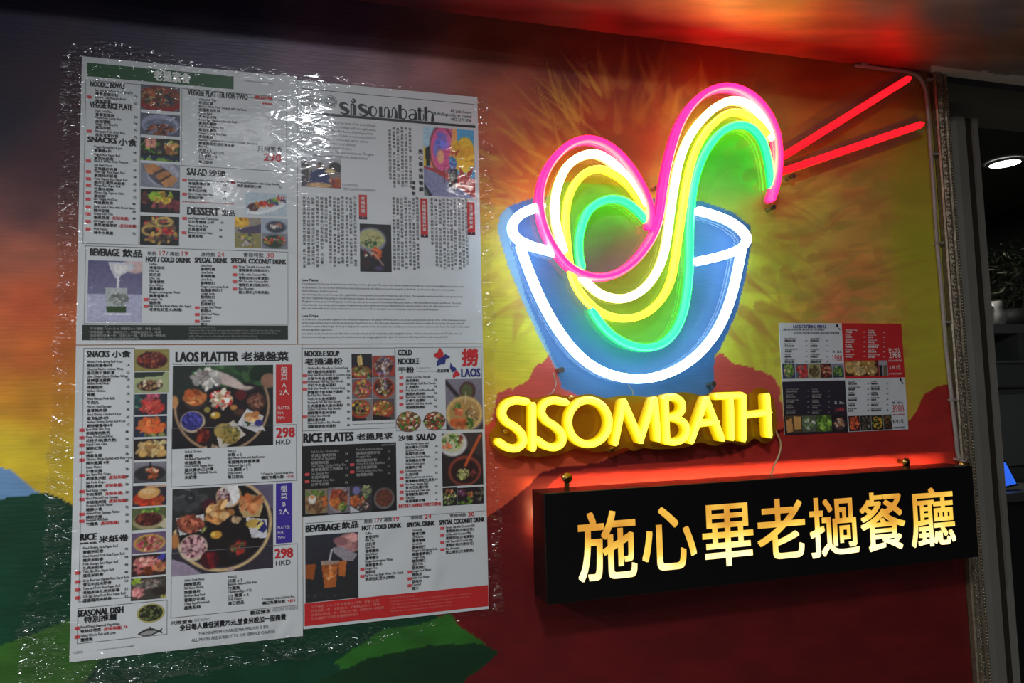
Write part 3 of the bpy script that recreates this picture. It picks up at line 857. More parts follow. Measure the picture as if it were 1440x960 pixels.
neon('neon_tube', b_l, sign, 'white', 'white_side', d1=0.0375, w=0.0150, label='white tube of the left bowl rim')
neon('neon_tube', b_r, sign, 'white', 'white_side', d1=0.0375, w=0.0150, label='white tube of the right bowl rim')
neon('chopstick_tube', [(1279, 110), (1107, 217)], sign, 'redneon', 'redneon_side', d1=0.037, w=0.0135, label='upper red chopstick tube')
neon('chopstick_tube', [(1297, 174), (1105, 239)], sign, 'redneon', 'redneon_side', d1=0.037, w=0.0135, label='lower red chopstick tube')


def board(name, poly_px, dep0, dep1, mat, parent):
    P_ = np.array([W(x, y, dep1)[[0, 2]] for x, y in poly_px])
    P_ = spline(P_, 0.006, closed=True)
    mb = MB(); mb.prism([tuple(p) for p in P_], -dep1, -dep0)
    return mb.build(name, mat, parent)


board('backing_board', [(712, 318), (722, 294), (756, 284), (752, 250), (768, 208), (800, 184), (838, 182), (880, 206), (912, 244), (926, 268), (934, 222), (950, 165), (975, 128),
                        (1015, 107), (1050, 107), (1088, 128), (1108, 170), (1110, 230), (1100, 284), (1085, 292), (1076, 278), (1062, 250), (1040, 235), (1010, 250), (996, 284), (1040, 298),
                        (1066, 328), (1056, 390), (1040, 445), (1015, 495), (970, 535), (900, 548), (835, 534), (785, 492), (750, 428), (728, 372)], 0.016, 0.0205, M['board'], sign)
board('backing_board', [(1098, 204), (1270, 98), (1290, 104), (1288, 118), (1120, 224), (1150, 218), (1290, 166), (1306, 170), (1302, 184), (1110, 250), (1096, 246)], 0.016, 0.0205, M['board'], sign)
mb = MB()
for x, y in [(926, 262), (790, 520), (1004, 540), (1088, 291), (1116, 247), (760, 292)]:
    p = W(x, y, 0.022)
    mb = MB()
    for y0, y1, r_ in ((-0.016, 0.0, 0.004), (-0.0225, -0.0205, 0.005)):
        vv = [(p[0]+r_*math.cos(2*math.pi*k/10), yy, p[2]+r_*math.sin(2*math.pi*k/10)) for yy in (y0, y1) for k in range(10)]
        mb.add(vv, [list(range(10)), list(range(19, 9, -1))]+[(k, 10+k, 10+(k+1) % 10, (k+1) % 10) for k in range(10)])
    mb.build('standoff_screw', M['steel'], sign)

# ------------------------------------------------------------------ yellow name sign
nm = empty('yellow_name_neon_sign')
tag(nm, 'yellow neon sign spelling SISOMBATH below the neon bowl', 'neon sign')
LW, LD0, LD1 = 0.0132, 0.020, 0.044
def let(name, strokes, closed=False):
    """one letter: its strokes joined into one tube mesh, with its casing as a sub-part"""
    top, cas = MB(), MB()
    dm = LD0+(LD1-LD0)*0.5; r = LW/2; h = LD1-dm
    dome = [(-r, dm)]+[(-r*math.cos(a), dm+h*math.sin(a)**0.8) for a in np.linspace(0.25, math.pi-0.25, 9)]+[(r, dm)]
    for s, sm in strokes:
        path = np.array([W(x, y, LD1)[[0, 2]] for x, y in ZL('n', s)])
        path = spline(path, closed=closed)
        for dst, prof, w in ((top, dome, LW), (cas, [(-r*0.96, LD0), (-r*0.96, dm), (r*0.96, dm), (r*0.96, LD0)], LW*0.96)):
            q = sweep(path, prof, w, closed); dst.add(q.v, q.f, 0, True)
    o = top.build(name, M['gold'], nm)
    cas.build('tube_casing', M['gold_side'], o)
    return o
let('letter_s', [([(200, 112), (150, 108), (108, 128), (93, 168), (112, 205), (152, 230), (184, 264), (190, 302), (164, 328), (120, 326), (78, 300)], True)])
let('letter_i', [([(232, 134), (233, 326)], False)])
let('letter_s', [([(382, 116), (330, 107), (287, 124), (274, 162), (298, 201), (338, 227), (368, 261), (369, 302), (340, 324), (292, 316), (258, 292)], True)])
cx, cy_, rx, ry = 492, 208, 94, 102
let('letter_o', [([(cx+rx*math.cos(a), cy_+ry*math.sin(a)) for a in np.linspace(0, 2*math.pi, 16, endpoint=False)], True)], closed=True)
let('letter_m', [([(614, 300), (650, 118)], False), ([(654, 116), (730, 290)], False), ([(730, 290), (790, 108)], False), ([(796, 108), (810, 282)], False)])
let('letter_b', [([(845, 98), (852, 292)], False), ([(845, 98), (890, 92), (922, 118), (920, 158), (888, 182), (856, 188)], True), ([(886, 188), (930, 208), (946, 246), (928, 285), (890, 300), (852, 294)], True)])
let('letter_a', [([(966, 292), (1032, 104)], False), ([(1036, 104), (1104, 280)], False), ([(994, 216), (1074, 206)], False)])
let('letter_t', [([(1084, 88), (1196, 84)], False), ([(1145, 92), (1150, 276)], False)])
let('letter_h', [([(1204, 96), (1204, 282)], False), ([(1314, 90), (1324, 264)], False), ([(1212, 176), (1316, 164)], False)])
board('backing_board', ZL('n', [(30, 262), (44, 318), (82, 352), (124, 372), (176, 360), (212, 366), (290, 364), (360, 352), (420, 330), (520, 345), (566, 340), (600, 346), (650, 322),
                                (692, 340), (735, 326), (790, 332), (880, 328), (950, 318), (1000, 300), (1060, 316), (1130, 300), (1200, 312), (1250, 282), (1296, 306), (1340, 270), (1338, 110),
                                (1310, 62), (1262, 48), (1228, 76), (1150, 62), (1060, 70), (1010, 84), (930, 70), (830, 78), (760, 90), (650, 84), (560, 96), (490, 78), (400, 90), (330, 78),
                                (240, 96), (160, 84), (90, 96), (56, 150), (62, 214)]), 0.012, 0.0165, M['board_yellow'], nm)
mb = MB()
for s in ([(320, -20), (333, 40), (302, 82), (240, 106)], [(655, -30), (668, 40), (688, 66), (684, 92)]):
    pp = [W(*Z('n', x, y), 0.012) for x, y in s]
    pp = spline(pp, 0.004)
    mb = MB(); mb.tube(pp, 0.0011, 6); mb.build('hanging_wire', M['wire'], nm)
mb = MB()
for x, y in ((100, 250), (400, 95), (590, 330), (1270, 205)):
    p = W(*Z('n', x, y), 0.0165)
    mb = MB(); mb.tube([(p[0], -0.0005, p[2]), (p[0], -0.0165, p[2])], 0.003, 10); mb.tube([(p[0], -0.0165, p[2]), (p[0], -0.019, p[2])], 0.0045, 10)
    mb.build('standoff_screw', M['brass'], nm)

cd = empty('power_cord', tuple(W(1093, 625, 0.01)))
mb = MB(); pp = spline([W(x, y, d) for x, y, d in ((1088, 602, 0.012), (1094, 612, 0.012), (1098, 624, 0.010), (1096, 638, 0.008), (1089, 654, 0.010), (1084, 668, 0.030))], 0.004)
mb.tube(pp, 0.0018, 8); child(mb, 'cord', plain('pale_cord', (196, 170, 130), 0.4), cd)
tag(cd, 'thin pale power cord from the yellow neon letters down behind the black sign box', 'cord')

# ------------------------------------------------------------------ black light box with cut-out characters
BD0, BD1 = 0.012, 0.075
bx0, bx1, bz0, bz1 = 0.3675, 1.2225, 1.2305, 1.3995
box = empty('black_sign_box', (bx0, 0, bz0))
tag(box, 'long black light box sign with glowing yellow Chinese characters 施心畢老撾餐廳', 'light box sign')
mb = MB(); t = 0.0025
mb.box(bx0, bx1, -BD1, -BD1+t, bz0, bz1)                                   # face
mb.box(bx0, bx0+t, -BD1+t, -BD0, bz0, bz1); mb.box(bx1-t, bx1, -BD1+t, -BD0, bz0, bz1)
mb.box(bx0+t, bx1-t, -BD1+t, -BD0, bz0, bz0+t); mb.box(bx0+t, bx1-t, -BD1+t, -BD0, bz1-t, bz1)
o = child(mb, 'casing', M['black'], box)
bv = o.modifiers.new('bevel', 'BEVEL'); bv.width = 0.0008; bv.segments = 2; bv.limit_method = 'ANGLE'
mb = MB(); mb.box(bx0+0.02, bx1-0.02, -0.040, -0.036, bz1-0.052, bz1-0.040)
child(mb, 'led_strip', glow('led_strip_glow', (75.0, 47.0, 20.0), vary=0.1), box)
mb = MB(); mb.box(bx0+t, bx1-t, -0.034, -0.030, bz0+t, bz1-0.056)
child(mb, 'back_panel', plain('box_back', (40, 36, 32), 0.6), box)
for x, y, dx in ((799, 672, 0.0), (1277, 650, 0.0)):
    p = W(x, y, 0.022)
    mb = MB()
    mb.box(p[0]-0.004, p[0]+0.004, -0.016, -0.0135, bz1-0.02, p[2]+0.002)
    mb.tube([(p[0], 0.0, p[2]), (p[0], -0.020, p[2])], 0.0045, 12)
    mb.tube([(p[0], -0.016, p[2]), (p[0], -0.0185, p[2])], 0.0085, 16)
    mb.tube([(p[0], -0.0185, p[2]), (p[0], -0.0192, p[2])], 0.0050, 14, 1)
    mb.ball((p[0]-0.001, -0.0192, p[2]), 0.0022, 0, 10, 6)
    child(mb, 'mounting_bracket', [M['brass'], plain('bracket_socket', (40, 32, 20), 0.4)], box)


# ------------------------------------------------------------------ lettering
_fc = bpy.data.curves.new('lettering', 'FONT'); _fo = bpy.data.objects.new('lettering', _fc)
COL.objects.link(_fo)
_cache = {}


def glyphs(s, bold=0.0, res=2):
    """outline of a line of text; heavier weights lay shifted copies over each other"""
    key = (s, bold, res)
    if key not in _cache:
        _fc.body = s; _fc.resolution_u = res
        dg = bpy.context.evaluated_depsgraph_get()
        ev = _fo.evaluated_get(dg); me = ev.to_mesh()
        v = np.empty(len(me.vertices)*3); me.vertices.foreach_get('co', v)
        v = v.reshape(-1, 3)[:, :2].copy(); f = [list(p.vertices) for p in me.polygons]
        ev.to_mesh_clear()
        if bold > 0.004:
            n = len(v); V = []; Fc = []
            kx, ky = (1.9, 0.5) if s.isascii() else (1.1, 1.0)
            for i, (dx, dy) in enumerate([(1, 1), (-1, 1), (-1, -1), (1, -1), (0, 1), (0, -1)]):
                V.append(v+np.array([dx*kx, dy*ky])*bold); Fc += [[q+i*n for q in p] for p in f]
            v = np.vstack(V); f = Fc
            v = np.column_stack([v, np.repeat(np.arange(6)*-2e-5, n)])
        else:
            v = np.column_stack([v, np.zeros(len(v))])
        _cache[key] = (v, f)
    return _cache[key]


def word_fit(mb, s, x0, x1, z0, z1, y, bold=0.0, mi=0, res=2):
    v, f = glyphs(s, bold, res)
    if not len(v): return
    a = v.min(0); b = v.max(0)
    q = (v-a)/np.maximum(b-a, 1e-6)
    mb.add([(x0+(x1-x0)*p[0], y+s_[2], z0+(z1-z0)*p[1]) for p, s_ in zip(q, v)], f, mi)


def word(mb, s, x, z, em, y, cond=1.0, bold=0.0, mi=0, align='l', res=1):
    v, f = glyphs(s, bold, res)
    if not len(v): return 0
    w = v[:, 0].max()*em*cond
    xx = x-(w if align == 'r' else w/2 if align == 'c' else 0)
    mb.add([(xx+p[0]*em*cond, y+p[2], z+p[1]*em) for p in v], f, mi)
    return w


# glowing characters of the light box
m, nt, bs = newmat('glowing_characters')
bs.inputs['Base Color'].default_value = (0.05, 0.04, 0.02, 1); bs.inputs['Specular IOR Level'].default_value = 0.2
geo = N(nt, 'ShaderNodeNewGeometry'); sp = N(nt, 'ShaderNodeSeparateXYZ'); nz = N(nt, 'ShaderNodeTexNoise', Scale=16.0, Detail=1.0)
nt.links.new(geo.outputs['Position'], sp.inputs[0]); nt.links.new(geo.outputs['Position'], nz.inputs['Vector'])
mr = N(nt, 'ShaderNodeMapRange'); mr.inputs['From Min'].default_value = 1.262; mr.inputs['From Max'].default_value = 1.335
mr.inputs['To Min'].default_value = 0.52; mr.inputs['To Max'].default_value = 0.0
nt.links.new(sp.outputs['Z'], mr.inputs['Value'])
ad = N(nt, 'ShaderNodeMath', operation='MULTIPLY_ADD'); ad.inputs[1].default_value = 0.9; 
nt.links.new(nz.outputs['Fac'], ad.inputs[0]); nt.links.new(mr.outputs['Result'], ad.inputs[2])
rp = N(nt, 'ShaderNodeValToRGB')
rp.color_ramp.elements[0].position = 0.36; rp.color_ramp.elements[0].color = (0.62, 0.27, 0.03, 1)
rp.color_ramp.elements[1].position = 1.0; rp.color_ramp.elements[1].color = (1.7, 1.35, 0.62, 1)
e_ = rp.color_ramp.elements.new(0.66); e_.color = (0.95, 0.60, 0.08, 1)
nt.links.new(ad.outputs[0], rp.inputs['Fac']); nt.links.new(rp.outputs['Color'], bs.inputs['Emission Color'])
bs.inputs['Emission Strength'].default_value = 1.15
M['chars'] = m
for ch, x0, x1, zz0, zz1 in [('施', .4201, .5214, 1.259, 1.3662), ('心', .5305, .6294, 1.2645, 1.3655), ('畢', .6409, .7381, 1.2612, 1.3632), ('老', .7457, .8424, 1.2638, 1.3650),
                            ('撾', .8514, .9539, 1.2588, 1.3615), ('餐', .9581, 1.0574, 1.2597, 1.3635), ('廳', 1.0684, 1.1712, 1.2589, 1.3645)]:
    mb = MB(); word_fit(mb, ch, x0, x1, zz0, zz1, -BD1-0.0006, 0.011, res=6)
    child(mb, 'glowing_character', m, box)

# ------------------------------------------------------------------ grey cable with clips along the wall's right edge
cb = empty('electric_cable', tuple(W(1317, 333, 0.006)))
cp_ = [(1202, 92, 0.006), (1215, 93, 0.006), (1245, 97, 0.006), (1275, 101, 0.006), (1292, 108, 0.006), (1301, 126, 0.006), (1305, 160, 0.006), (1308, 200, 0.006), (1313, 270, 0.006), (1317.5, 340, 0.006),
       (1322.5, 390, 0.006), (1326.5, 440, 0.006), (1330.5, 490, 0.006), (1335, 530, 0.006), (1339.5, 570, 0.006), (1344, 610, 0.006), (1347.5, 640, 0.006), (1352, 648, 0.010), (1358, 650, 0.014)]
mb = MB(); mb.tube(spline([W(*a) for a in cp_], 0.006), 0.0040, 10); child(mb, 'cable', M['cable'], cb)
for x, y in ((1304.5, 112), (1312, 217), (1318.5, 342), (1329, 453), (1339, 562), (1347, 645), (1212, 91)):
    p = W(x, y, 0.006); mb = MB()
    mb.box(p[0]-0.005, p[0]+0.010, -0.0115, 0.0, p[2]-0.0018, p[2]+0.0018)
    mb.ball((p[0]+0.009, -0.011, p[2]), 0.0022, nu=8, nv=4)
    child(mb, 'cable_clip', M['cable'], cb)
p = W(1353, 653, 0.012); mb = MB(); mb.tube([(p[0]-0.008, -0.012, p[2]), (p[0]+0.012, -0.014, p[2])], 0.006, 10); child(mb, 'connector', M['brass'], cb)
tag(cb, 'grey electric cable clipped along the ceiling corner and down beside the moulding', 'cable')

# ------------------------------------------------------------------ printed menus
Y_PAPER, Y_PIC, Y_TXT = -0.0012, -0.0015, -0.0018


def rect(k, x0, y0, x1, y1):
    """bounding box in the photograph -> upright rectangle on the wall"""
    a = Z(k, x0, y0); b = Z(k, x1, y1)
    ym = lambda y: y < 463
    zt_ = W(a[0], a[1])[2] if ym(a[1]) else W(b[0], a[1])[2]
    zb_ = W(b[0], b[1])[2] if ym(b[1]) else W(a[0], b[1])[2]
    mid = (a[1]+b[1])/2
    return W(a[0], mid)[0], W(b[0], mid)[0], zb_, zt_


def quad(mb, r, y, mi=0):
    x0, x1, z0, z1 = r
    return mb.add([(x0, y, z0), (x1, y, z0), (x1, y, z1), (x0, y, z1)], [(0, 1, 2, 3)], mi)


def frame(mb, r, y, t=0.0006, mi=0):
    x0, x1, z0, z1 = r
    for q in ((x0, x1, z0, z0+t), (x0, x1, z1-t, z1), (x0, x0+t, z0, z1), (x1-t, x1, z0, z1)):
        quad(mb, q, y, mi)


def picture(name, k, box_, ops, parent, seed=1, y=Y_PIC, res=0.00115, r=None):
    """a printed photograph: painted procedurally into the colour attribute of a fine grid"""
    r = r or rect(k, *box_)
    w = r[1]-r[0]; h = r[3]-r[2]
    nx = max(8, int(w/res)); nz = max(8, int(h/res))
    U, V = np.meshgrid((np.arange(nx)+0.5)/nx, 1-(np.arange(nz)+0.5)/nz)
    asp = h/w
    C = np.zeros((nz, nx, 3)); rg = np.random.RandomState(seed)
    mask = None
    def put(m, c):
        a = np.clip(m, 0, 1)[..., None]
        C[:] = C*(1-a)+np.asarray(c, float)*a
    def ell(cx, cy, rx, ry, ang=0.0):
        dx = U-cx; dy = (V-cy)*asp
        ca, sa = math.cos(ang), math.sin(ang)
        return np.hypot((dx*ca+dy*sa)/rx, (-dx*sa+dy*ca)/(ry*asp))
    soft = max(2.0/nx, 0.012)
    for op in ops:
        t = op[0]
        if t == 'bg': C[:] = op[1]
        elif t == 'g':                                   # vertical blend
            C[:] = np.asarray(op[1], float)*(1-V)[..., None]+np.asarray(op[2], float)*V[..., None]
        elif t == 'e':
            cx, cy, rx, ry, c = op[1:6]; ang = op[6] if len(op) > 6 else 0
            put((1-ell(cx, cy, rx, ry, ang))*min(rx, ry)/soft, c)
        elif t == 'r':
            cx, cy, rx, ry, th, c = op[1:7]
            d = np.abs(ell(cx, cy, rx, ry)-1)*min(rx, ry)
            put((th-d)/soft+0.5, c)
        elif t == 's':                                   # pieces scattered in an ellipse
            cx, cy, rx, ry, n_, sz, cols = op[1:8]
            for _ in range(n_):
                a = rg.uniform(0, 2*math.pi); q = rg.uniform(0, 1)**0.5
                x = cx+rx*q*math.cos(a); yy = cy+ry*q*math.sin(a)
                c = np.asarray(cols[rg.randint(len(cols))], float)*rg.uniform(0.75, 1.2)
                s1 = sz*rg.uniform(0.5, 1.3); an = rg.uniform(0, math.pi)
                put((1-ell(x, yy, s1, s1*rg.uniform(0.3, 0.8)/asp, an))*s1/soft+0.2, c)
        elif t == 'l':
            x0, y0, x1, y1, wd, c = op[1:7]
            L = math.hypot(x1-x0, (y1-y0)*asp); ux, uy = (x1-x0)/L, (y1-y0)*asp/L
            s = (U-x0)*ux+(V-y0)*asp*uy; q = np.abs(-(U-x0)*uy+(V-y0)*asp*ux)
            put(np.where((s > 0) & (s < L), (wd-q)/soft+0.5, 0), c)
        elif t == 'p':
            put(inside(U, V, op[1]).astype(float), op[2])
        elif t == 'n':
            C[:] = C*(1+op[1]*(vnoise(U*14, V*14*asp, seed+200, 4)-0.5)[..., None]*2)
    C[:] = C*(0.9+0.2*vnoise(U*30, V*30*asp, seed+300, 2))[..., None]
    X = np.linspace(r[0], r[1], nx); Zs = np.linspace(r[2], r[3], nz)
    GX_, GZ_ = np.meshgrid(X, Zs)
    return grid_mesh(name, np.stack([GX_, np.full_like(GX_, y), GZ_], -1), lin(np.clip(C, 0, 255)), [M['print']], parent)


def sheet(label, x0, x1, z0, z1, name='menu_sheet', group='menu sheets under the plastic film'):
    t = empty(name); tag(t, label, 'menu', group)
    n_x = int((x1-x0)/0.006)+1; n_z = int((z1-z0)/0.006)+1
    mb = MB(); mb.box(x0, x1, Y_PAPER, -0.0003, z0, z1)
    mb.build('paper', M['paper'], t)
    return t


def rows(mb, k, x, items, xp=None, cond=0.72, step=None, ink=0, red=None, tagx=None, esz=0.0052, csz=0.0051, shift=0.0):
    """menu rows: (y of the English line in the detail view, English, Chinese, price, red words, tagged?)"""
    for it in items:
        y, en, zh, pr = it[0], it[1], it[2], it[3]
        extra = it[4] if len(it) > 4 else ''
        tg = it[5] if len(it) > 5 else False
        p = W(*Z(k, x, y))
        wE = word(mb, en, p[0], p[2]-esz*0.72, esz, Y_TXT, cond, 0.012, ink)
        wC = word(mb, zh, p[0], p[2]-esz*0.72-csz*1.12, csz, Y_TXT, 1.0, 0.014, ink)
        if extra:
            word(mb, extra, p[0]+wC+0.003, p[2]-esz*0.72-csz*1.12, csz, Y_TXT, 1.0, 0.014, 1)
        if pr and xp is not None:
            xq = W(*Z(k, xp, y))[0]
            word(mb, pr, xq, p[2]-esz*0.72-csz*1.0, esz*0.95, Y_TXT, 0.9, 0.01, ink)
        if tg and tagx is not None:
            xq = W(*Z(k, tagx, y))[0]
            quad(mb, (xq, xq+0.0065, p[2]-0.0050, p[2]-0.0008), Y_TXT, 2)


def head(k, s, x0, y0, x1, y1, parent, mat='ink', bold=0.022, y=Y_TXT, name='heading', mb=None):
    own = mb is None
    mb = mb or MB()
    r = rect(k, x0, y0, x1, y1)
    word_fit(mb, s, r[0], r[1], r[2], r[3], y, bold*1.5 if s.isascii() else bold)
    return mb.build(name, M[mat], parent) if own else mb


TXT = [M['ink'], M['red_ink'], M['soft_red'], M['grey_ink'], M['white_ink'], M['pale_ink']]
XL, XM, XR = -0.3020, 0.0000, 0.2930
ZTL, ZTR, ZM, ZBL, ZBR = 2.0640, 2.0590, 1.6400, 1.2035, 1.2130

DARK = (30, 28, 30); PLATE = (196, 198, 206); GREY = (120, 120, 128)
MEAT = [(120, 58, 44), (150, 84, 56), (92, 44, 36), (176, 110, 72)]
HERB = [(70, 110, 44), (110, 150, 60), (48, 84, 40), (150, 178, 84)]
SHRIMP = [(206, 110, 70), (220, 142, 96), (180, 84, 56)]
MIX = MEAT+HERB+[(214, 176, 120), (190, 70, 60)]

# ---- top left sheet: vegetarian menu and drinks
s1 = sheet('top left white menu sheet headed by a green band, vegetable dishes and drinks list', XL, XM-0.0008, ZM+0.0006, ZTL)
mb = MB(); quad(mb, rect('a', 238, 108, 1018, 250), Y_PIC); mb.build('title_band', M['green'], s1)
mb = MB(); word_fit(mb, '老撾素食', *rect('a', 592, 145, 788, 222), Y_TXT, 0.04); mb.build('heading', M['white_ink'], s1)
for t_, b_ in (('NOODLE BOWLS', (255, 206, 440, 250)), ('VEGGIE RICE PLATE', (252, 314, 480, 364)), ('SNACKS', (240, 500, 398, 540)), ('小食', (405, 510, 505, 556)),
               ('VEGGIE PLATTER FOR TWO', (773, 250, 1094, 308)), ('SALAD', (768, 668, 876, 712)), ('沙律', (886, 678, 975, 718)), ('DESSERT', (770, 876, 942, 924)), ('甜品', (955, 890, 1026, 926))):
    head('a', t_, *b_, s1)
for t_, b_ in (('BEVERAGE', (253, 186, 412, 230)), ('飲品', (426, 190, 532, 236)), ('HOT / COLD DRINK', (550, 230, 790, 264)), ('SPECIAL DRINK', (810, 234, 985, 266)), ('SPECIAL COCONUT DRINK', (1003, 238, 1298, 272))):
    head('b', t_, *b_, s1, bold=0.024)
for t_, b_ in (('熱飲', (560, 202, 608, 226)), ('/', (658, 204, 668, 226)), ('凍飲', (676, 204, 730, 228)), ('凍特飲', (842, 206, 920, 232)), ('青椰特飲', (1070, 208, 1178, 236))):
    mb = MB(); word_fit(mb, t_, *rect('b', *b_), Y_TXT, 0.01); mb.build('subheading', M['grey_ink'], s1)
for t_, b_ in (('17', (624, 200, 655, 226)), ('19', (742, 202, 774, 228)), ('24', (932, 206, 968, 232)), ('30', (1192, 210, 1232, 238))):
    mb = MB(); word_fit(mb, t_, *rect('b', *b_), Y_TXT, 0.0); mb.build('price_figure', M['red_ink'], s1)
for t_, b_ in (('298', (1176, 590, 1272, 636)), ('素拼盤', (1128, 282, 1226, 310)), ('香茅風味', (1168, 318, 1226, 336))):
    mb = MB(); word_fit(mb, t_, *rect('a', *b_), Y_TXT, 0.02); mb.build('price_figure', M['red_ink'], s1)
mb = MB()
word_fit(mb, 'Delivery Available On', *rect('a', 1075, 200, 1226, 224), Y_TXT, 0.0, 3)
word_fit(mb, '只限堂食', *rect('a', 1145, 550, 1280, 588), Y_TXT, 0.01, 0)
rows(mb, 'i1', 235, [(240, 'Jasmine Rice Noodle w/ Spicy(V)', '香茅豆腐米粉', '58'), (335, 'Lemon Tofu Noodle Bowl', '檸檬豆腐', '62', '', True),
                     (520, 'Basil Tofu Rice', '香草豆腐飯', '58'), (610, 'Mushroom Curry Rice', '菇咖喱飯', '58'), (695, 'Veggie Pad Rice (V)', '素菜炒飯', '62'), (795, 'Pineapple Tofu Fried Rice', '鳳梨豆腐炒飯', '72', '', True)],
     760, tagx=118)
rows(mb, 'i2', 218, [(236, 'Veggie Spring Roll 4 pcs', '素春卷4件', '48'), (340, 'Veggie Rice Paper Roll', '素菜米紙卷', '52'), (425, 'Black & White Crisp Tempeh', '', '', '', True), (480, 'Soy Bean Sauce', '豆豉醬炒天貝', '58'),
                     (570, '"Ham Egg" Rice Paper Roll', '素蛋絲米紙卷', '58', '', True), (665, 'Crisp Papaya Rice Paper Roll', '脆木瓜素菜米紙卷', '62', '', True), (755, 'Mango Rice Paper Roll', '芒果米紙卷', '45', '', True), (850, 'Minced Egg Tapioca Cake', '素肉餅', '52', '', True)],
     745, tagx=108)
rows(mb, 'i3', 212, [(170, 'Lao Veggie Hot Dog', '老撾素熱狗', '48', '', True), (275, 'Sticky Rice Cakes with Sweet Sauce', '糯米甜糕', '58', '', True), (370, 'Crispy Soft Tofu', '香脆豆腐', '48', '(配秘製醬)', True), (470, 'All Veggie Crepe', '素菜老撾薄餅', '68', '(配秘製醬)', True), (575, 'Fruit Platter', '時令水果盤', '72', '', True)],
     735, tagx=104)
rows(mb, 'i4', 265, [(252, 'Crispy Soft Tofu', '香脆豆腐', ''), (338, 'Black & White Crisp Tempeh with Soy Sauce', '豆醬黑白天貝', ''), (425, 'Papaya Salad', '青木瓜沙律', ''), (508, 'Perfect Egg Tapioca Cake with Basil', '素肉木薯餅', ''), (592, 'Tofu Fried Tapioca Bun', '香煎木薯包', ''),
                     (678, 'Pineapple Crisp Rice Plate', '鳳梨香飯', ''), (762, 'Assorted Vegetables Fermented in Coconut (No Spice)', '椰香雜菜咖喱配香米飯', ''), (842, 'Rice x 2', '米飯 x 2', ''), (915, 'Vegetarian Yogurt (1/2)', '1/2 雪糕 x 2', '')])
rows(mb, 'i5', 265, [(98, 'Daily Dessert', '每日甜品', '')])
rows(mb, 'i5', 135, [(368, 'Red Vegetables with Homemade Lime Salad', '老撾青檸沙律', '58', '', True), (455, 'Papaya Salad', '青木瓜沙律', '48'), (545, 'Spicy Crispy Rice Salad', '脆飯沙律', '62', '', True)], 575, tagx=58)
rows(mb, 'i5', 745, [(400, 'Assorted Vegetables with Crispy Noodle', '雜菜素脆麵沙律', '72', '', True)], 1275, tagx=672)
rows(mb, 'i5', 130, [(850, 'Lava Sugar-cane Tapioca Bar', '沙沙蔗糖糕 x3件', '38', '', True)], 540, tagx=58)
rows(mb, 'b', 775, [(58, 'Mango Sticky Rice', '芒果糯米飯', '58'), (94, 'Banana Coconut Cake', '香蕉椰糕', '48', '', True)], 940, tagx=742)
rows(mb, 'i6', 132, [(190, 'Coffee', '老撾咖啡', ''), (255, 'Milk Tea', '紅奶茶', ''), (320, 'Lime Tea', '香檸檬茶', ''), (384, 'Lime Water', '香檸檬水', ''), (448, 'Dragon Lemongrass Water', '龍膽香茅水', ''), (512, 'Longan Tea', '龍眼茶', '', '', True), (574, 'Big Pure Red Bean Water (No Sugar)', '老原粒紅豆水(無糖)', '', '', True)], tagx=80)
rows(mb, 'i6', 602, [(205, 'Lime Soda', '香檸可樂', ''), (268, 'Lime Sprite', '香檸雪碧', ''), (332, 'Lime Soda', '香檸梳打', ''), (398, 'Dragon Lemongrass Soda', '龍膽香茅梳打', ''), (460, 'Longan Soda', '龍眼梳打', ''), (524, 'Litchi Soda', '荔枝梳打', ''), (588, 'Longan Iced Water', '龍眼冰', '', '', True), (650, 'Litchi Iced Water', '荔枝冰', '', '', True), (712, 'Coconut', '椰汁', '', '', True)], tagx=550)
rows(mb, 'i6', 950, [(215, 'Green Tea with Coconut Milk', '青椰綠茶(冷熱均可)', '', '', True), (286, 'Coffee with Coconut Milk', '青椰咖啡(只有凍飲)', '', '', True), (350, 'Milk Tea with Coconut Milk', '青椰奶茶(冷熱均可)', '', '', True), (416, 'Blue Mountain', '藍山椰奶(只有熱飲)', '', '', True)], tagx=895)
r_ = rect('a', 745, 845, 1020, 868); word_fit(mb, '素食可按客人口味調整辣度 所有菜式可配糯米飯', r_[0], r_[1], (r_[2]+r_[3])/2, r_[3], Y_TXT, 0.02, 1, 1)
mb.build('menu_text', TXT, s1)
mb = MB(); frame(mb, rect('a', 222, 198, 520, 1080), Y_TXT); frame(mb, rect('a', 740, 244, 1300, 690), Y_TXT); frame(mb, rect('b', 225, 172, 1308, 592), Y_TXT)
r_ = rect('a', 222, 92, 1370, 190); quad(mb, (r_[0]+0.208, XM-0.006, r_[3]-0.036, r_[3]-0.0354), Y_TXT)
mb.build('ruled_lines', M['line'], s1)
r_ = rect('b', 212, 594, 1307, 676)
mb = MB(); quad(mb, r_, Y_PIC); mb.build('notice_band', M['darkgreen'], s1)
mb = MB()
for i, t_ in enumerate(['午市優惠 17:00-17:45 惠顧滿60 / 海鮮 / 套餐 / 22送', '所有飯配一杯，凍飲加2元，奶類飲品加5元，橄欖', '加送時令甜品一份，加配2元一碟，香茶加送一杯飲料', '所有優惠不可與其他優惠同時使用']):
    word(mb, t_, r_[0]+0.010, r_[3]-0.0070-i*0.0050, 0.0042, Y_TXT, 1.0, 0.01)
for i, t_ in enumerate(['LUNCH SPECIAL NOTICE', 'Customers who order lunch sets may add a hot drink for free. Cold drinks are two dollars more,', 'milk drinks are five dollars more. Daily dessert may be added to any set for two dollars. Free', 'refills of fragrant tea are offered with every dish ordered before closing.', 'All offers cannot be used together with any other promotion or discount.']):
    word(mb, t_, r_[0]+0.140, r_[3]-0.0046-i*0.0042, 0.0038, Y_TXT, 0.86, 0.0)
mb.build('notice_text', M['pale_ink'], s1)

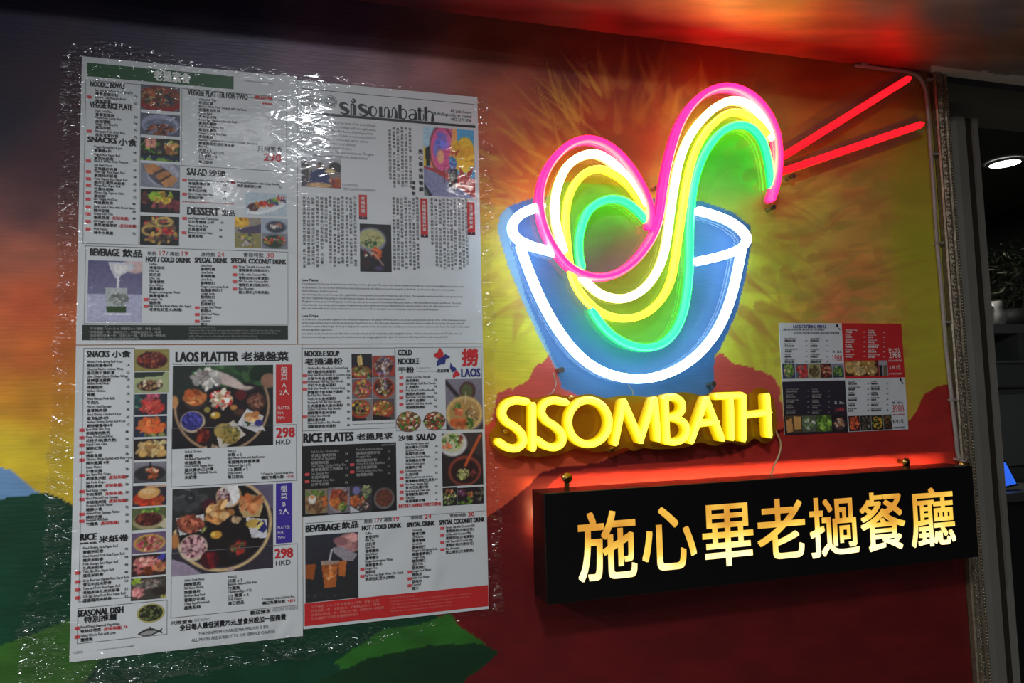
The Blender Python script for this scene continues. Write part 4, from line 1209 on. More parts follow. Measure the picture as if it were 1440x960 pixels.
vphotos = [((522, 222, 732, 372), [('bg', (96, 90, 100)), ('e', .5, .55, .62, .52, (140, 40, 38)), ('e', .5, .48, .55, .42, (112, 62, 48)), ('s', .5, .45, .45, .35, 60, .10, MEAT+[(70, 76, 50), (60, 60, 70), (180, 150, 110)])]),
           ((522, 374, 732, 504), [('bg', (92, 96, 110)), ('e', .5, .5, .5, .48, (150, 154, 180)), ('e', .5, .58, .42, .36, (110, 112, 136)), ('s', .5, .72, .34, .22, 70, .06, MEAT+[(60, 40, 36)])]),
           ((522, 506, 732, 638), [('bg', (40, 42, 40)), ('s', .5, .4, .5, .3, 60, .10, HERB+[(60, 50, 46), (44, 40, 40)]), ('s', .25, .2, .14, .14, 12, .10, [(214, 130, 120), (226, 160, 140)]), ('s', .8, .4, .15, .25, 14, .09, [(206, 150, 90), (180, 110, 60)]), ('p', [(0, .78), (1, .82), (1, .95), (0, .9)], (36, 50, 84)), ('s', .5, .97, .5, .04, 20, .08, [(120, 160, 60)])]),
           ((522, 640, 732, 778), [('bg', (132, 136, 148)), ('e', .58, .45, .42, .50, (172, 174, 190)), ('e', .52, .52, .40, .36, (84, 84, 98), .6), ('p', [(.10, .12), (.34, .02), (.55, .20), (.28, .50), (.16, .40)], (190, 132, 88)), ('p', [(.36, .52), (.62, .28), (.80, .40), (.50, .72)], (184, 126, 82)), ('p', [(.52, .78), (.80, .44), (.94, .60), (.80, .90), (.62, .98)], (196, 138, 92)), ('l', .33, .42, .58, .26, .02, (90, 58, 40)), ('l', .48, .74, .78, .44, .025, (90, 58, 40)), ('n', .15)]),
           ((522, 778, 732, 912), [('bg', (36, 36, 40)), ('s', .5, .35, .32, .25, 40, .09, [(130, 180, 50), (160, 190, 60), (206, 170, 60)]), ('s', .45, .65, .2, .15, 14, .10, [(130, 60, 66), (150, 74, 80)]), ('s', .82, .62, .15, .2, 16, .11, [(130, 60, 66), (112, 48, 56)]), ('s', .12, .4, .12, .2, 12, .10, [(110, 60, 60), (84, 46, 46)]), ('s', .56, .5, .18, .1, 10, .08, [(220, 190, 70)])])]
for i, (b_, ops) in enumerate(vphotos):
    picture('food_photo', 'a', b_, ops, s1, 10+i)
picture('food_photo', 'b', (520, 12, 728, 174), [('bg', (40, 40, 40)), ('s', .5, .5, .42, .45, 90, .09, [(196, 160, 90), (170, 130, 70), (90, 70, 60), (120, 100, 90), (200, 60, 60), (56, 56, 70)]), ('r', .6, .2, .2, .14, .03, (206, 176, 100)), ('r', .3, .5, .22, .16, .03, (196, 160, 90)), ('s', .7, .5, .12, .12, 12, .06, [(190, 40, 50)]), ('n', .2)], s1, 20)
picture('food_photo', 'i5', (850, 540, 1380, 850), [('bg', (184, 198, 208)), ('e', .5, .62, .52, .26, (226, 230, 232), -.32), ('e', .5, .56, .45, .19, (206, 210, 214), -.32), ('s', .22, .66, .14, .14, 26, .05, [(120, 56, 40), (90, 50, 40), (60, 30, 30)]), ('s', .38, .50, .1, .14, 18, .06, [(206, 140, 60), (214, 160, 70)]), ('s', .5, .5, .14, .12, 22, .06, [(176, 50, 44), (196, 70, 50)]), ('s', .66, .35, .12, .12, 20, .06, [(150, 180, 70), (90, 130, 60), (60, 60, 110)]), ('s', .84, .22, .08, .12, 14, .06, [(200, 84, 84), (216, 110, 100)]), ('s', .9, .32, .06, .08, 8, .04, [(50, 40, 70)])], s1, 21)
picture('food_photo', 'b', (1023, 20, 1164, 186), [('bg', (150, 140, 128)), ('p', [(0, 0), (.5, 0), (.55, .25), (.3, .35), (0, .3)], (220, 170, 60)), ('s', .25, .12, .22, .12, 12, .12, [(226, 186, 70), (200, 140, 40)]), ('p', [(.1, .42), (1, .2), (1, .5), (.3, .55)], (84, 70, 96)), ('p', [(0, .52), (1, .52), (1, 1), (0, 1)], (140, 134, 84)), ('s', .45, .75, .35, .2, 40, .08, [(96, 70, 110), (150, 160, 90), (206, 160, 70), (180, 170, 180)])], s1, 22)
picture('food_photo', 'b', (1166, 26, 1306, 192), [('bg', (160, 172, 186)), ('e', .55, .28, .42, .22, (52, 54, 66)), ('e', .55, .25, .34, .13, (84, 86, 100)), ('s', .55, .25, .2, .08, 14, .07, [(230, 220, 210), (226, 130, 100)]), ('p', [(0, .5), (1, .5), (1, 1), (0, 1)], (128, 128, 140)), ('e', .48, .75, .46, .24, (40, 60, 44)), ('s', .3, .72, .2, .14, 22, .07, [(196, 60, 40), (206, 170, 60), (220, 210, 190)]), ('s', .72, .72, .18, .16, 22, .07, [(190, 40, 50), (220, 120, 110), (90, 120, 60)])], s1, 23)
POUR = [('g', (96, 92, 130), (140, 138, 168)), ('p', [(0, .55), (1, .55), (1, 1), (0, 1)], (176, 176, 202)), ('e', .86, .08, .26, .14, (206, 176, 176)), ('p', [(.36, .02), (.8, .02), (.86, .12), (.60, .24), (.56, .30), (.5, .28), (.42, .16)], (204, 204, 212)), ('p', [(.44, .06), (.74, .06), (.74, .14), (.58, .22), (.52, .22)], (226, 222, 222)),
        ('l', .55, .26, .55, .5, .018, (234, 234, 232)), ('p', [(.32, .44), (.72, .44), (.70, .84), (.36, .84)], (176, 182, 184)), ('p', [(.34, .74), (.71, .74), (.70, .84), (.36, .84)], (52, 78, 44)), ('s', .56, .62, .15, .1, 30, .06, [(206, 208, 204), (150, 154, 150), (120, 126, 120)]), ('p', [(.3, .85), (.8, .85), (.82, .88), (.3, .88)], (206, 206, 222))]
picture('drink_photo', 'b', (241, 250, 531, 580), POUR, s1, 24)

# ---- bottom left sheet: snacks and platters
s2 = sheet('bottom left white menu sheet with two large photos of round sharing platters priced 298', XL+0.0, XM+0.006, ZBL, ZM-0.0006)
for k_, t_, b_ in (('c', 'SNACKS', (236, 50, 357, 84)), ('c', '小食', (370, 48, 470, 86)), ('c', 'LAOS PLATTER', (708, 54, 1044, 110)), ('c', '老撾盤菜', (1058, 54, 1310, 106)),
                   ('d', 'RICE', (200, 184, 290, 226)), ('d', 'PAPER ROLL', (200, 230, 292, 246)), ('d', '米紙卷', (300, 190, 458, 238)), ('d', 'SEASONAL DISH', (186, 574, 432, 632)), ('d', '特別推薦', (222, 612, 396, 664)),
                   ('c', 'HKD', (1243, 520, 1320, 549)), ('d', 'HKD', (1242, 326, 1320, 360))):
    head(k_, t_, *b_, s2, bold=0.0 if t_ == 'HKD' else 0.022)
for k_, b_ in (('c', (1243, 455, 1344, 512)), ('d', (1235, 262, 1334, 322))):
    mb = MB(); word_fit(mb, '298', *rect(k_, *b_), Y_TXT, 0.02); mb.build('price_figure', M['red_ink'], s2)
for k_, b_, mat_, ch in (('c', (1243, 122, 1330, 437), 'redband', 'A'), ('d', (1243, -82, 1329, 242), 'purple', 'B')):
    r_ = rect(k_, *b_); mb = MB(); quad(mb, r_, Y_PIC); bnd = mb.build('platter_band', M[mat_], s2)
    mb = MB(); xc = (r_[0]+r_[1])/2; hh = r_[3]-r_[2]
    for i, t_ in enumerate(['盤', '菜', ch, '2人']):
        word(mb, t_, xc, r_[3]-hh*(0.14+0.125*i), 0.0105 if i < 2 else 0.0095, Y_TXT, 1.0, 0.0, 0, 'c')
    for i, t_ in enumerate(['PLATTER', 'FOR', 'TWO']):
        word(mb, t_, r_[0]+0.0025, r_[3]-hh*(0.76+0.085*i), 0.0060, Y_TXT, 0.74, 0.0)
    mb.build('band_text', M['white_ink'], bnd)
mb = MB()
rows(mb, 'j1', 135, [(165, 'Netted Pork Spring Roll 4 pcs', '網絲肉春卷4件', '58'), (245, 'Crunchy Nacho Lettuce Wrap', '香花脆千層紙蔥', '52'), (325, 'Lime Ginger Sauce Chicken Wings', '青檸醬油雞翼', '58'), (400, 'Grilled Pork Neck', '烤豬頸肉', '62'), (480, 'Grilled Chicken', '烤雞', '58'),
                     (565, 'Fried Minced Pork Balls', '牛肉丸', '48'), (650, 'Minced Beef Sausage', '香草豬肉腸', '45'), (735, 'Fried Shrimp Crackers 4 pcs', '香脆蝦餅4件', '45'), (815, 'Netted Shrimp Spring Roll 4 pcs', '網絲蝦春卷4件', '62')], 560)
rows(mb, 'j2', 112, [(10, 'Laos Style Hot Dog', '老撾豬肉熱狗', '48', '', True), (82, 'Deep Fried Squid Ring', '花枝子串(素方脆)', '58', '', True), (155, 'Baked Crab Cake', '蟹餅紅魚', '52', '', True), (228, 'Squid', '焗墨魚圈', '58', '', True), (298, 'Chicken Wings Stuffed with Rice 4 pcs', '糯米雞翼 4件', '58', '', True), (375, 'Snack Platter', '小食拼盤', '78'),
                     (445, 'Lao Style Fish Crepe', '老撾魚米飯', '58', '(配秘製醬)', True), (522, 'Lao Pork Crepe', '豬肉薄餅', '58', '(配秘製醬)'), (600, 'Beef Satay Crepe', '牛肉薄餅', '58', '(配秘製醬)', True), (675, 'Fried Minced Pork Sausage', '老撾豬肉腸', '55', '(配秘製醬)', True), (745, 'Steamed Snack Platter', '雜錦小食', '72'), (818, 'Grilled Pork Sausage Platter', '烤肉拼盤', '58', '', True), (885, 'Steamed Fish Balls', '竹葉魚', '58', '(配秘製醬)', True)], 490, tagx=48)
rows(mb, 'j3', 176, [(225, 'Fried Shrimp Rice Paper Roll', '鮮蝦米紙卷', '48'), (318, 'Fried Netted Pork Rice Paper Roll', '豬肉米紙卷', '48'), (405, 'Pork Sausage Rice Paper Roll', '扎肉米紙卷', '48'), (490, 'Tofu Skin Rice Paper Roll', '腐皮米紙卷', '48', '', True), (590, 'Spicy Beef and Papaya Rice Paper Roll', '青瓜牛肉米紙卷', '58', '', True), (680, 'Tuna and Pork Rice Paper Roll', '老撾風味扎肉米紙卷', '52', '', True), (770, 'Soft Egg Spicy Pork Rice Paper Roll', '蛋香豬肉米紙卷', '52', '', True)], 645, tagx=90)
rows(mb, 'j4', 168, [(352, 'Fried Dried Seasonal Vegetables', '椒絲炒時菜', '', '(配秘製醬) 78', True), (462, 'Salted Whole Fish with Lime', '鹽焗魚', '', '', True)], tagx=92)
LIST_A = [('Grilled Chicken', '烤雞'), ('Salt-Baked Steamed Fish', '老撾蒸魚'), ('Dried Shrimp Papaya Salad', '蝦米青木瓜沙律'), ('Perfect Egg Vermicelli Noodle', '米紙卷')]
LIST_B = [('Rice x 2', '米飯 x 2'), ('Basil Minced Pork with Basil Leaves', '老撾豬肉碎香葉湯'), ('Traditional Egg x (1/2)', '1/2 雞蛋 x 2'), ('Daily Dessert', '每日甜品')]
LIST_C = [('Grilled Pork Neck', '燒豬頸肉'), ('Fish Sauce Shrimp', '魚露蝦片'), ('Stir-fried Basil Beef', '香葉炒牛肉'), ('Crispy Squid Vermicelli', '墨魚粉絲')]
LIST_D = [('Rice x 2', '米飯 x 2'), ('Bamboo Steamed Fish Balls', '竹葉魚'), ('Traditional Egg x (1/2)', '1/2 雞蛋 x 2'), ('Daily Dessert', '每日甜品')]
for k_, x_, y0_, dy_, L_ in (('j5', 225, 100, 76, LIST_A), ('j5', 682, 88, 79, LIST_B), ('j6', 208, 98, 79, LIST_C), ('j6', 652, 62, 76, LIST_D)):
    rows(mb, k_, x_, [(y0_+dy_*i, a, b, '') for i, (a, b) in enumerate(L_)], esz=0.0050, csz=0.0056)
for k_, x_, y_ in (('j5', 1040, 335), ('j6', 1000, 290)):
    rows(mb, k_, x_, [(y_, '* Change to Colored Sticky Rice', '轉紅色糯米飯', '', '+$15')], esz=0.0048, csz=0.0054)
word_fit(mb, '歡迎預定', *rect('j6', 878, 398, 1085, 460), Y_TXT, 0.02, 0); word_fit(mb, 'WELCOME TO RESERVE', *rect('j6', 1100, 370, 1360, 428), Y_TXT, 0.0, 3)
word_fit(mb, '只限堂食', *rect('j6', 72, 502, 298, 562), Y_TXT, 0.01, 0); word_fit(mb, 'DINE IN ONLY', *rect('j6', 312, 485, 468, 530), Y_TXT, 0.0, 3)
word_fit(mb, '全日每人最低消費75元,堂食另設加一服務費', *rect('j6', 165, 445, 1238, 625), Y_TXT, 0.025, 0)
r_ = rect('j6', 165, 445, 1238, 625)
word(mb, 'THE MINIMUM CHARGE PER PERSON IS $75', (r_[0]+r_[1])/2, r_[2]-0.0085, 0.0062, Y_TXT, 0.8, 0.01, 3, 'c')
word(mb, 'ALL PRICES ARE SUBJECT TO 10% SERVICE CHARGE', (r_[0]+r_[1])/2, r_[2]-0.0165, 0.0062, Y_TXT, 0.8, 0.01, 3, 'c')
word_fit(mb, 'Pictures are for reference only 圖片只供參考', *rect('d', 290, 782, 486, 810), Y_TXT, 0.01, 3); word_fit(mb, 'v.2022', *rect('d', 166, 810, 216, 828), Y_TXT, 0.0, 3)
word_fit(mb, 'Pictures are for reference only 圖片只供參考', *rect('c', 694, 112, 942, 126), Y_TXT, 0.01, 0)
mb.build('menu_text', TXT, s2)
mb = MB(); frame(mb, rect('c', 206, 34, 482, 1385), Y_TXT); frame(mb, rect('d', 186, 540, 664, 775), Y_TXT); frame(mb, rect('c', 686, 440, 1352, 775), Y_TXT); frame(mb, rect('d', 684, 240, 1358, 638), Y_TXT)
mb.build('ruled_lines', M['line'], s2)
snack = [('c', (490, 42, 676, 160), [('bg', (150, 140, 80)), ('e', .5, .5, .46, .40, (70, 36, 36)), ('s', .5, .48, .4, .34, 90, .07, [(150, 60, 46), (110, 44, 40), (80, 40, 50), (190, 110, 80)])]),
         ('c', (490, 162, 672, 274), [('bg', (166, 174, 130)), ('p', [(0, 0), (.9, 0), (.8, .2), (0, .3)], (50, 60, 50)), ('e', .45, .65, .4, .28, (54, 40, 40)), ('s', .4, .6, .3, .2, 40, .07, [(150, 110, 70), (180, 150, 100), (96, 60, 50)]), ('s', .3, .5, .06, .2, 10, .06, [(220, 200, 170)]), ('s', .72, .5, .06, .2, 10, .06, [(220, 200, 170)])]),
         ('c', (490, 278, 664, 392), [('bg', (46, 52, 62)), ('s', .55, .6, .32, .3, 60, .12, [(206, 70, 62), (190, 54, 54), (214, 92, 80)]), ('s', .55, .12, .2, .1, 14, .08, [(220, 110, 130), (206, 80, 110)]), ('e', .42, .26, .18, .12, (166, 80, 84)), ('s', .1, .4, .1, .5, 12, .1, [(50, 90, 90), (90, 130, 110)])]),
         ('c', (489, 396, 663, 510), [('bg', (44, 50, 66)), ('s', .52, .5, .36, .36, 70, .13, [(226, 110, 56), (214, 90, 50), (236, 130, 70)]), ('l', .5, .05, .54, .4, .02, (140, 60, 40)), ('s', .5, .95, .5, .08, 12, .1, [(44, 50, 90), (150, 160, 90)])]),
         ('c', (487, 515, 662, 632), [('bg', (42, 36, 32)), ('s', .5, .5, .38, .32, 60, .12, [(206, 170, 110), (220, 190, 130), (180, 136, 80)]), ('s', .75, .2, .2, .1, 16, .08, [(214, 196, 140)]), ('e', .28, .7, .16, .2, (214, 170, 100)), ('e', .85, .7, .18, .2, (206, 164, 100))]),
         ('c', (485, 637, 661, 755), [('g', (140, 136, 146), (70, 70, 74)), ('e', .5, .55, .5, .38, (50, 48, 50)), ('l', .5, .02, .52, .3, .025, (30, 26, 30)), ('s', .56, .42, .16, .12, 20, .07, [(180, 80, 50), (206, 170, 140)]), ('s', .6, .7, .14, .14, 20, .07, [(170, 90, 50), (130, 60, 40)])]),
         ('c', (481, 760, 660, 880), [('bg', (54, 48, 60)), ('s', .5, .75, .5, .28, 40, .12, [(206, 84, 44), (190, 60, 40), (226, 120, 60)]), ('e', .48, .38, .36, .30, (214, 160, 96), -.1), ('e', .45, .30, .26, .16, (226, 186, 130)), ('p', [(.3, 0), (1, 0), (1, .12), (.5, .14)], (196, 160, 140))]),
         ('d', (477, 46, 658, 172), [('bg', (90, 100, 64)), ('e', .5, .6, .5, .42, (160, 150, 110)), ('e', .48, .52, .42, .34, (66, 34, 34)), ('s', .48, .5, .36, .26, 80, .07, [(96, 40, 40), (70, 30, 32), (120, 64, 50)]), ('s', .6, .1, .36, .1, 24, .08, HERB), ('p', [(.75, .85), (1, .5), (1, 1)], (196, 186, 160))]),
         ('d', (475, 176, 657, 298), [('bg', (110, 90, 120)), ('e', .52, .52, .48, .44, (206, 160, 84)), ('e', .52, .52, .42, .37, (150, 110, 80)), ('s', .52, .52, .38, .33, 90, .07, [(206, 110, 110), (220, 170, 140), (120, 120, 60), (140, 84, 56), (190, 60, 90)])]),
         ('d', (474, 292, 657, 420), [('bg', (60, 42, 44)), ('s', .45, .35, .36, .2, 50, .09, [(220, 150, 140), (206, 120, 110), (230, 170, 156)]), ('s', .45, .75, .2, .16, 24, .08, [(130, 70, 40), (110, 54, 36)]), ('s', .8, .6, .16, .2, 24, .08, [(206, 110, 80), (190, 130, 90)]), ('s', .9, .2, .1, .12, 10, .08, [(70, 70, 170)]), ('s', .2, .6, .12, .25, 20, .07, [(196, 110, 110)])]),
         ('d', (471, 414, 657, 548), [('bg', (70, 66, 60)), ('s', .5, .3, .4, .2, 60, .07, [(150, 140, 130), (110, 104, 96), (190, 150, 150), (90, 84, 80)]), ('s', .2, .65, .16, .2, 40, .07, [(220, 150, 150), (200, 120, 120)]), ('s', .15, .15, .14, .12, 20, .07, [(150, 180, 60)]), ('e', .8, .65, .26, .22, (54, 46, 42)), ('s', .95, .9, .1, .08, 10, .06, [(180, 180, 90)])])]
for i, (k_, b_, ops) in enumerate(snack):
    picture('food_photo', k_, b_, ops, s2, 30+i)
WOOD = (176, 140, 110)
PL_A = [('g', (46, 48, 46), (34, 30, 34)), ('s', .6, .1, .4, .14, 30, .12, [(50, 80, 50), (64, 96, 60), (40, 56, 44)]), ('s', .12, .2, .14, .2, 14, .1, [(60, 60, 60), (40, 48, 44)]),
        ('r', .49, .50, .46, .54, .012, WOOD), ('e', .49, .52, .44, .50, (38, 32, 34)), ('p', [(0, 0), (1, 0), (1, .3), (.7, .22), (.2, .34), (0, .5)], (44, 52, 48)),
        ('s', .6, .12, .35, .1, 26, .12, [(54, 88, 54), (40, 60, 44), (70, 100, 64)]), ('e', .50, .17, .22, .075, (196, 180, 172), .42), ('e', .58, .22, .20, .055, (206, 186, 178), .45), ('s', .33, .17, .13, .12, 60, .045, [(226, 222, 214), (200, 196, 190), (170, 160, 156)]), ('e', .74, .285, .08, .03, (190, 170, 160)),
        ('e', .95, .2, .09, .1, (150, 110, 90)), ('e', .225, .42, .125, .125, (62, 52, 50)), ('e', .225, .40, .105, .10, (190, 104, 54)), ('s', .22, .39, .08, .07, 24, .05, [(206, 120, 66), (176, 84, 44), (220, 150, 90)]),
        ('s', .475, .41, .10, .10, 100, .035, [(226, 214, 190), (206, 60, 60), (220, 190, 150), (190, 50, 50), (236, 226, 206)]), ('e', .67, .37, .07, .07, (96, 34, 36)), ('e', .83, .46, .10, .12, (74, 50, 44)), ('s', .82, .44, .08, .08, 60, .025, [(120, 74, 60), (90, 54, 46), (150, 104, 84)]),
        ('e', .02, .44, .05, .09, (196, 140, 90)), ('e', .34, .54, .04, .045, (150, 140, 70)), ('e', .42, .61, .06, .05, (206, 160, 60)), ('e', .40, .60, .025, .03, (240, 230, 190)), ('e', .60, .52, .045, .04, (190, 130, 70)), ('e', .66, .58, .07, .05, (84, 56, 46)),
        ('e', .20, .68, .128, .14, (200, 180, 150)), ('e', .195, .67, .112, .12, (56, 54, 128)), ('s', .195, .67, .095, .10, 80, .02, [(70, 70, 160), (46, 44, 110), (90, 88, 180)]),
        ('p', [(.73, .54), (.86, .70), (.92, .82), (.63, .73)], (214, 210, 206)), ('p', [(.73, .54), (.90, .64), (.84, .84), (.63, .73)], (206, 204, 206)), ('s', .78, .64, .07, .04, 16, .04, [(226, 150, 90), (236, 180, 120)]), ('p', [(.70, .68), (.78, .72), (.74, .76)], (60, 80, 50)), ('e', .85, .72, .05, .05, (60, 56, 130)),
        ('e', .30, .85, .07, .10, (100, 38, 30)), ('s', .30, .85, .05, .08, 20, .03, [(150, 54, 36), (84, 30, 26)]), ('p', [(.42, .78), (.60, .68), (.72, .86), (.52, 1.0), (.46, 1)], (200, 190, 180)), ('e', .50, .80, .10, .10, (176, 150, 84)), ('e', .57, .86, .10, .11, (166, 140, 72)), ('s', .55, .84, .11, .11, 60, .02, [(206, 176, 100), (130, 110, 60), (96, 96, 50)]),
        ('s', .35, 1.0, .1, .02, 6, .03, [(190, 160, 130)])]
PL_B = [('g', (48, 46, 50), (58, 52, 64)), ('p', [(.55, 0), (1, 0), (1, .3), (.8, .2)], (100, 90, 116)), ('r', .50, .45, .47, .52, .016, (206, 176, 128)), ('e', .50, .44, .45, .50, (36, 30, 30)), ('p', [(0, 0), (.45, 0), (.4, .16), (0, .5)], (48, 48, 48)),
        ('s', .15, .15, .14, .12, 16, .07, [(60, 60, 62), (84, 86, 88), (40, 44, 44)]), ('p', [(0, .8), (.12, .85), (.3, 1), (0, 1)], (150, 136, 156)),
        ('e', .55, .12, .135, .145, (190, 150, 104)), ('e', .545, .12, .12, .13, (214, 204, 198)), ('s', .50, .13, .06, .09, 50, .03, [(90, 50, 60), (190, 150, 150), (220, 206, 200), (120, 70, 80)]), ('p', [(.53, .0), (.64, .0), (.66, .14), (.60, .22)], (232, 230, 228)),
        ('e', .36, .21, .08, .08, (76, 34, 46)), ('e', .77, .25, .125, .14, (206, 180, 130)), ('p', [(.645, .25), (.895, .25), (.86, .38), (.70, .38)], (190, 160, 110)), ('e', .77, .22, .105, .10, (70, 50, 40)), ('s', .77, .22, .09, .08, 24, .06, [(190, 110, 64), (176, 96, 54), (206, 140, 90)]),
        ('s', .45, .30, .11, .11, 40, .05, [(206, 150, 90), (190, 124, 70), (220, 176, 120)]), ('p', [(.04, .34), (.31, .31), (.31, .42), (.28, .5), (.08, .54)], (206, 206, 208)), ('e', .18, .43, .13, .10, (96, 50, 44)), ('s', .18, .42, .12, .09, 50, .04, [(150, 80, 60), (120, 56, 46), (190, 110, 84)]),
        ('e', .31, .49, .05, .025, (170, 176, 100), -.9), ('e', .03, .60, .05, .10, (180, 120, 70)), ('e', .43, .56, .065, .055, (206, 150, 60)), ('e', .40, .55, .03, .035, (236, 200, 90)), ('e', .62, .40, .06, .05, (140, 104, 84)), ('s', .62, .40, .04, .03, 8, .03, [(200, 170, 130)]),
        ('e', .21, .69, .145, .16, (206, 190, 164)), ('e', .21, .68, .128, .14, (206, 160, 162)), ('s', .21, .68, .115, .125, 110, .022, [(226, 186, 186), (190, 140, 144), (96, 56, 66), (214, 170, 174)]),
        ('p', [(.72, .38), (.93, .42), (.93, .64), (.78, .62)], (206, 204, 210)), ('e', .80, .46, .09, .06, (196, 160, 80)), ('p', [(.83, .46), (.90, .42), (.94, .52), (.90, .58), (.84, .54)], (48, 52, 110)), ('p', [(.82, .50), (.88, .44), (.90, .46), (.84, .54)], (226, 206, 120)),
        ('e', .65, .75, .13, .13, (44, 34, 36)), ('s', .65, .72, .08, .07, 50, .025, [(170, 50, 46), (200, 90, 70), (120, 60, 50), (96, 100, 60)]), ('e', .37, .84, .10, .12, (70, 28, 34)), ('l', .35, .76, .40, .94, .022, (130, 36, 40)), ('l', .40, .76, .37, .9, .018, (110, 30, 36)), ('e', .57, .97, .05, .03, (190, 160, 150))]
picture('platter_photo', 'c', (692, 124, 1228, 573), PL_A, s2, 51)
picture('platter_photo', 'd', (690, -76, 1228, 417), PL_B, s2, 52)


def cutout(parent, k, cx, cy, rx, ry, seed, base, cols, n_=60, size=.1, rim=None):
    """round dish printed straight onto the white paper"""
    mb = MB()
    p = W(*Z(k, cx, cy)); q = W(*Z(k, cx+rx, cy)); w_ = W(*Z(k, cx, cy+ry))
    RX = abs(q[0]-p[0]); RZ = abs(w_[2]-p[2])
    rg = random.Random(seed); mats = [plain('dish_print', base, 0.5)]+[plain('dish_print', c, 0.5) for c in cols]+([plain('dish_print', rim, 0.5)] if rim else [])
    if rim: mb.disc((p[0], p[2]), RX, Y_PIC, len(mats)-1, 28, RZ); RXi, RZi = RX*.86, RZ*.86
    else: RXi, RZi = RX, RZ
    mb.disc((p[0], p[2]), RXi, Y_PIC-0.00003, 0, 28, RZi)
    for i in range(n_):
        a = rg.uniform(0, 6.283); r_ = rg.random()**.5*0.88; s_ = RXi*size*rg.uniform(.6, 1.6); an = rg.uniform(0, 3.14)
        c_ = (p[0]+RXi*r_*math.cos(a), p[2]+RZi*r_*math.sin(a))
        v = [(c_[0]+s_*math.cos(t)*math.cos(an)-s_*.5*math.sin(t)*math.sin(an), Y_PIC-0.00006-i*2e-6, c_[1]+s_*math.cos(t)*math.sin(an)+s_*.5*math.sin(t)*math.cos(an)) for t in np.linspace(0, 6.283, 9)[:-1]]
        mb.add(v, [list(range(8))], 1+rg.randrange(len(cols)))
    return mb.build('dish_photo', mats, parent)


cutout(s2, 'd', 577, 611, 74, 50, 61, (50, 56, 34), [(70, 80, 44), (44, 48, 30), (110, 116, 70), (36, 40, 26)], 80, .14, rim=(170, 164, 96))
mb = MB(); fp = lambda x, y: (lambda p: (p[0], Y_PIC, p[2]))(W(*Z('d', x, y)))
mb.add([fp(*q) for q in [(506, 724), (530, 706), (556, 694), (590, 692), (616, 702), (622, 704), (640, 688), (634, 706), (640, 720), (620, 712), (600, 722), (570, 734), (540, 737)]], [list(range(13))], 0)
mb.add([(a, b-0.0001, c) for a, b, c in [fp(*q) for q in [(520, 722), (556, 706), (600, 704), (610, 710), (580, 724), (540, 732)]]], [list(range(6))], 1)
mb.add([fp(*q) for q in [(566, 694), (572, 682), (584, 692)]], [(0, 1, 2)], 0)
mb.build('fish_photo', [plain('fish_print_dark', (58, 58, 60), 0.5), plain('fish_print', (150, 150, 150), 0.5)], s2)

# ---- top right sheet: newspaper-like article
s3 = sheet('top right white sheet with a newspaper article under a black masthead sisombath', XM+0.0004, XR, ZM+0.0006, ZTR)
r_ = rect('e', 100, 255, 1198, 368); zk = W(*Z('e', 650, 308))[2]; zl = W(*Z('e', 650, 162))[2]
mb = MB(); quad(mb, (0.0060, XR-0.0045, zk-0.0020, zk+0.0020), Y_TXT); quad(mb, (0.0060, XR-0.0050, zl-0.0003, zl+0.0003), Y_TXT)
mb.build('masthead_rules', M['ink'], s3)
# masthead word: thick left or right stems, thin joins
mb = MB()
def P1(u, v): return (wx0+(wx1-wx0)*u/100.0, wz0+(wz1-wz0)*v/22.0)
wx0 = W(*Z('e', 350, 230))[0]; wx1 = W(*Z('e', 945, 280))[0]; wz0 = zk+0.0030; wz1 = wz0+0.0285
def stem(u0, u1, v0, v1): quad(mb, (P1(u0-.3, 0)[0], P1(u1+.4, 0)[0], P1(0, v0)[1], P1(0, v1)[1]), Y_TXT)
def pen(pts, ws):
    q = spline(np.array([P1(*p) for p in pts]), 0.0006); n_ = len(q); T = np.gradient(q, axis=0); T /= np.linalg.norm(T, axis=1)[:, None]+1e-9
    wv = np.interp(np.linspace(0, 1, n_), np.linspace(0, 1, len(ws)), ws)*1.3*(wx1-wx0)/100/2
    a = [(p[0]-t[1]*w, Y_TXT, p[1]+t[0]*w) for p, t, w in zip(q, T, wv)]; b = [(p[0]+t[1]*w, Y_TXT, p[1]-t[0]*w) for p, t, w in zip(q, T, wv)]
    mb.add(a+b, [(i, i+1, n_+i+1, n_+i) for i in range(n_-1)])
def S(u):
    pen([(u+8.6, 11.2), (u+6.8, 13.4), (u+3, 13.6), (u+0.9, 11.4), (u+2.2, 8.6), (u+5.8, 6.4), (u+8.2, 4.2), (u+7.6, 1.4), (u+4, 0.4), (u+0.4, 2.6)], [0.8, 1.0, 2.2, 2.6, 3.0, 3.2, 2.8, 1.4, 1.0, 0.7])
S(0); stem(13.5, 16.6, 0, 13.2); stem(11.2, 12.0, 0, 13.2); pen([(11.6, 12.8), (13, 13.8), (15, 13.2)], [0.8, .8, .8])
pen([(11.6, 17.6), (13.6, 16), (15.6, 17.4), (14.8, 19.6), (12.8, 20)], [0.8, 1.4, 1.6, 1.4, .9])
S(19.5)
pen([(34.6, 13.2), (31.4, 10.5), (31.2, 4), (34.4, 0.5), (37.6, 4), (37.8, 10), (34.6, 13.2)], [.8, 2.8, 3, .8, .8, .8, .8])
stem(41.0, 43.8, 0, 13.6); pen([(43.6, 2.0), (45.4, 0.6), (46.6, 3), (46.8, 11), (49, 13.4), (50.8, 11), (51, 0)], [.8, .8, .8, .9, 1.0, 2.4, 2.8]); pen([(52, 3), (53.4, .8), (54.6, 4), (54.8, 11), (56.6, 13.4), (58.6, 11), (58.8, 0)], [.8, .8, .8, .9, 1.0, 2.4, 2.8])
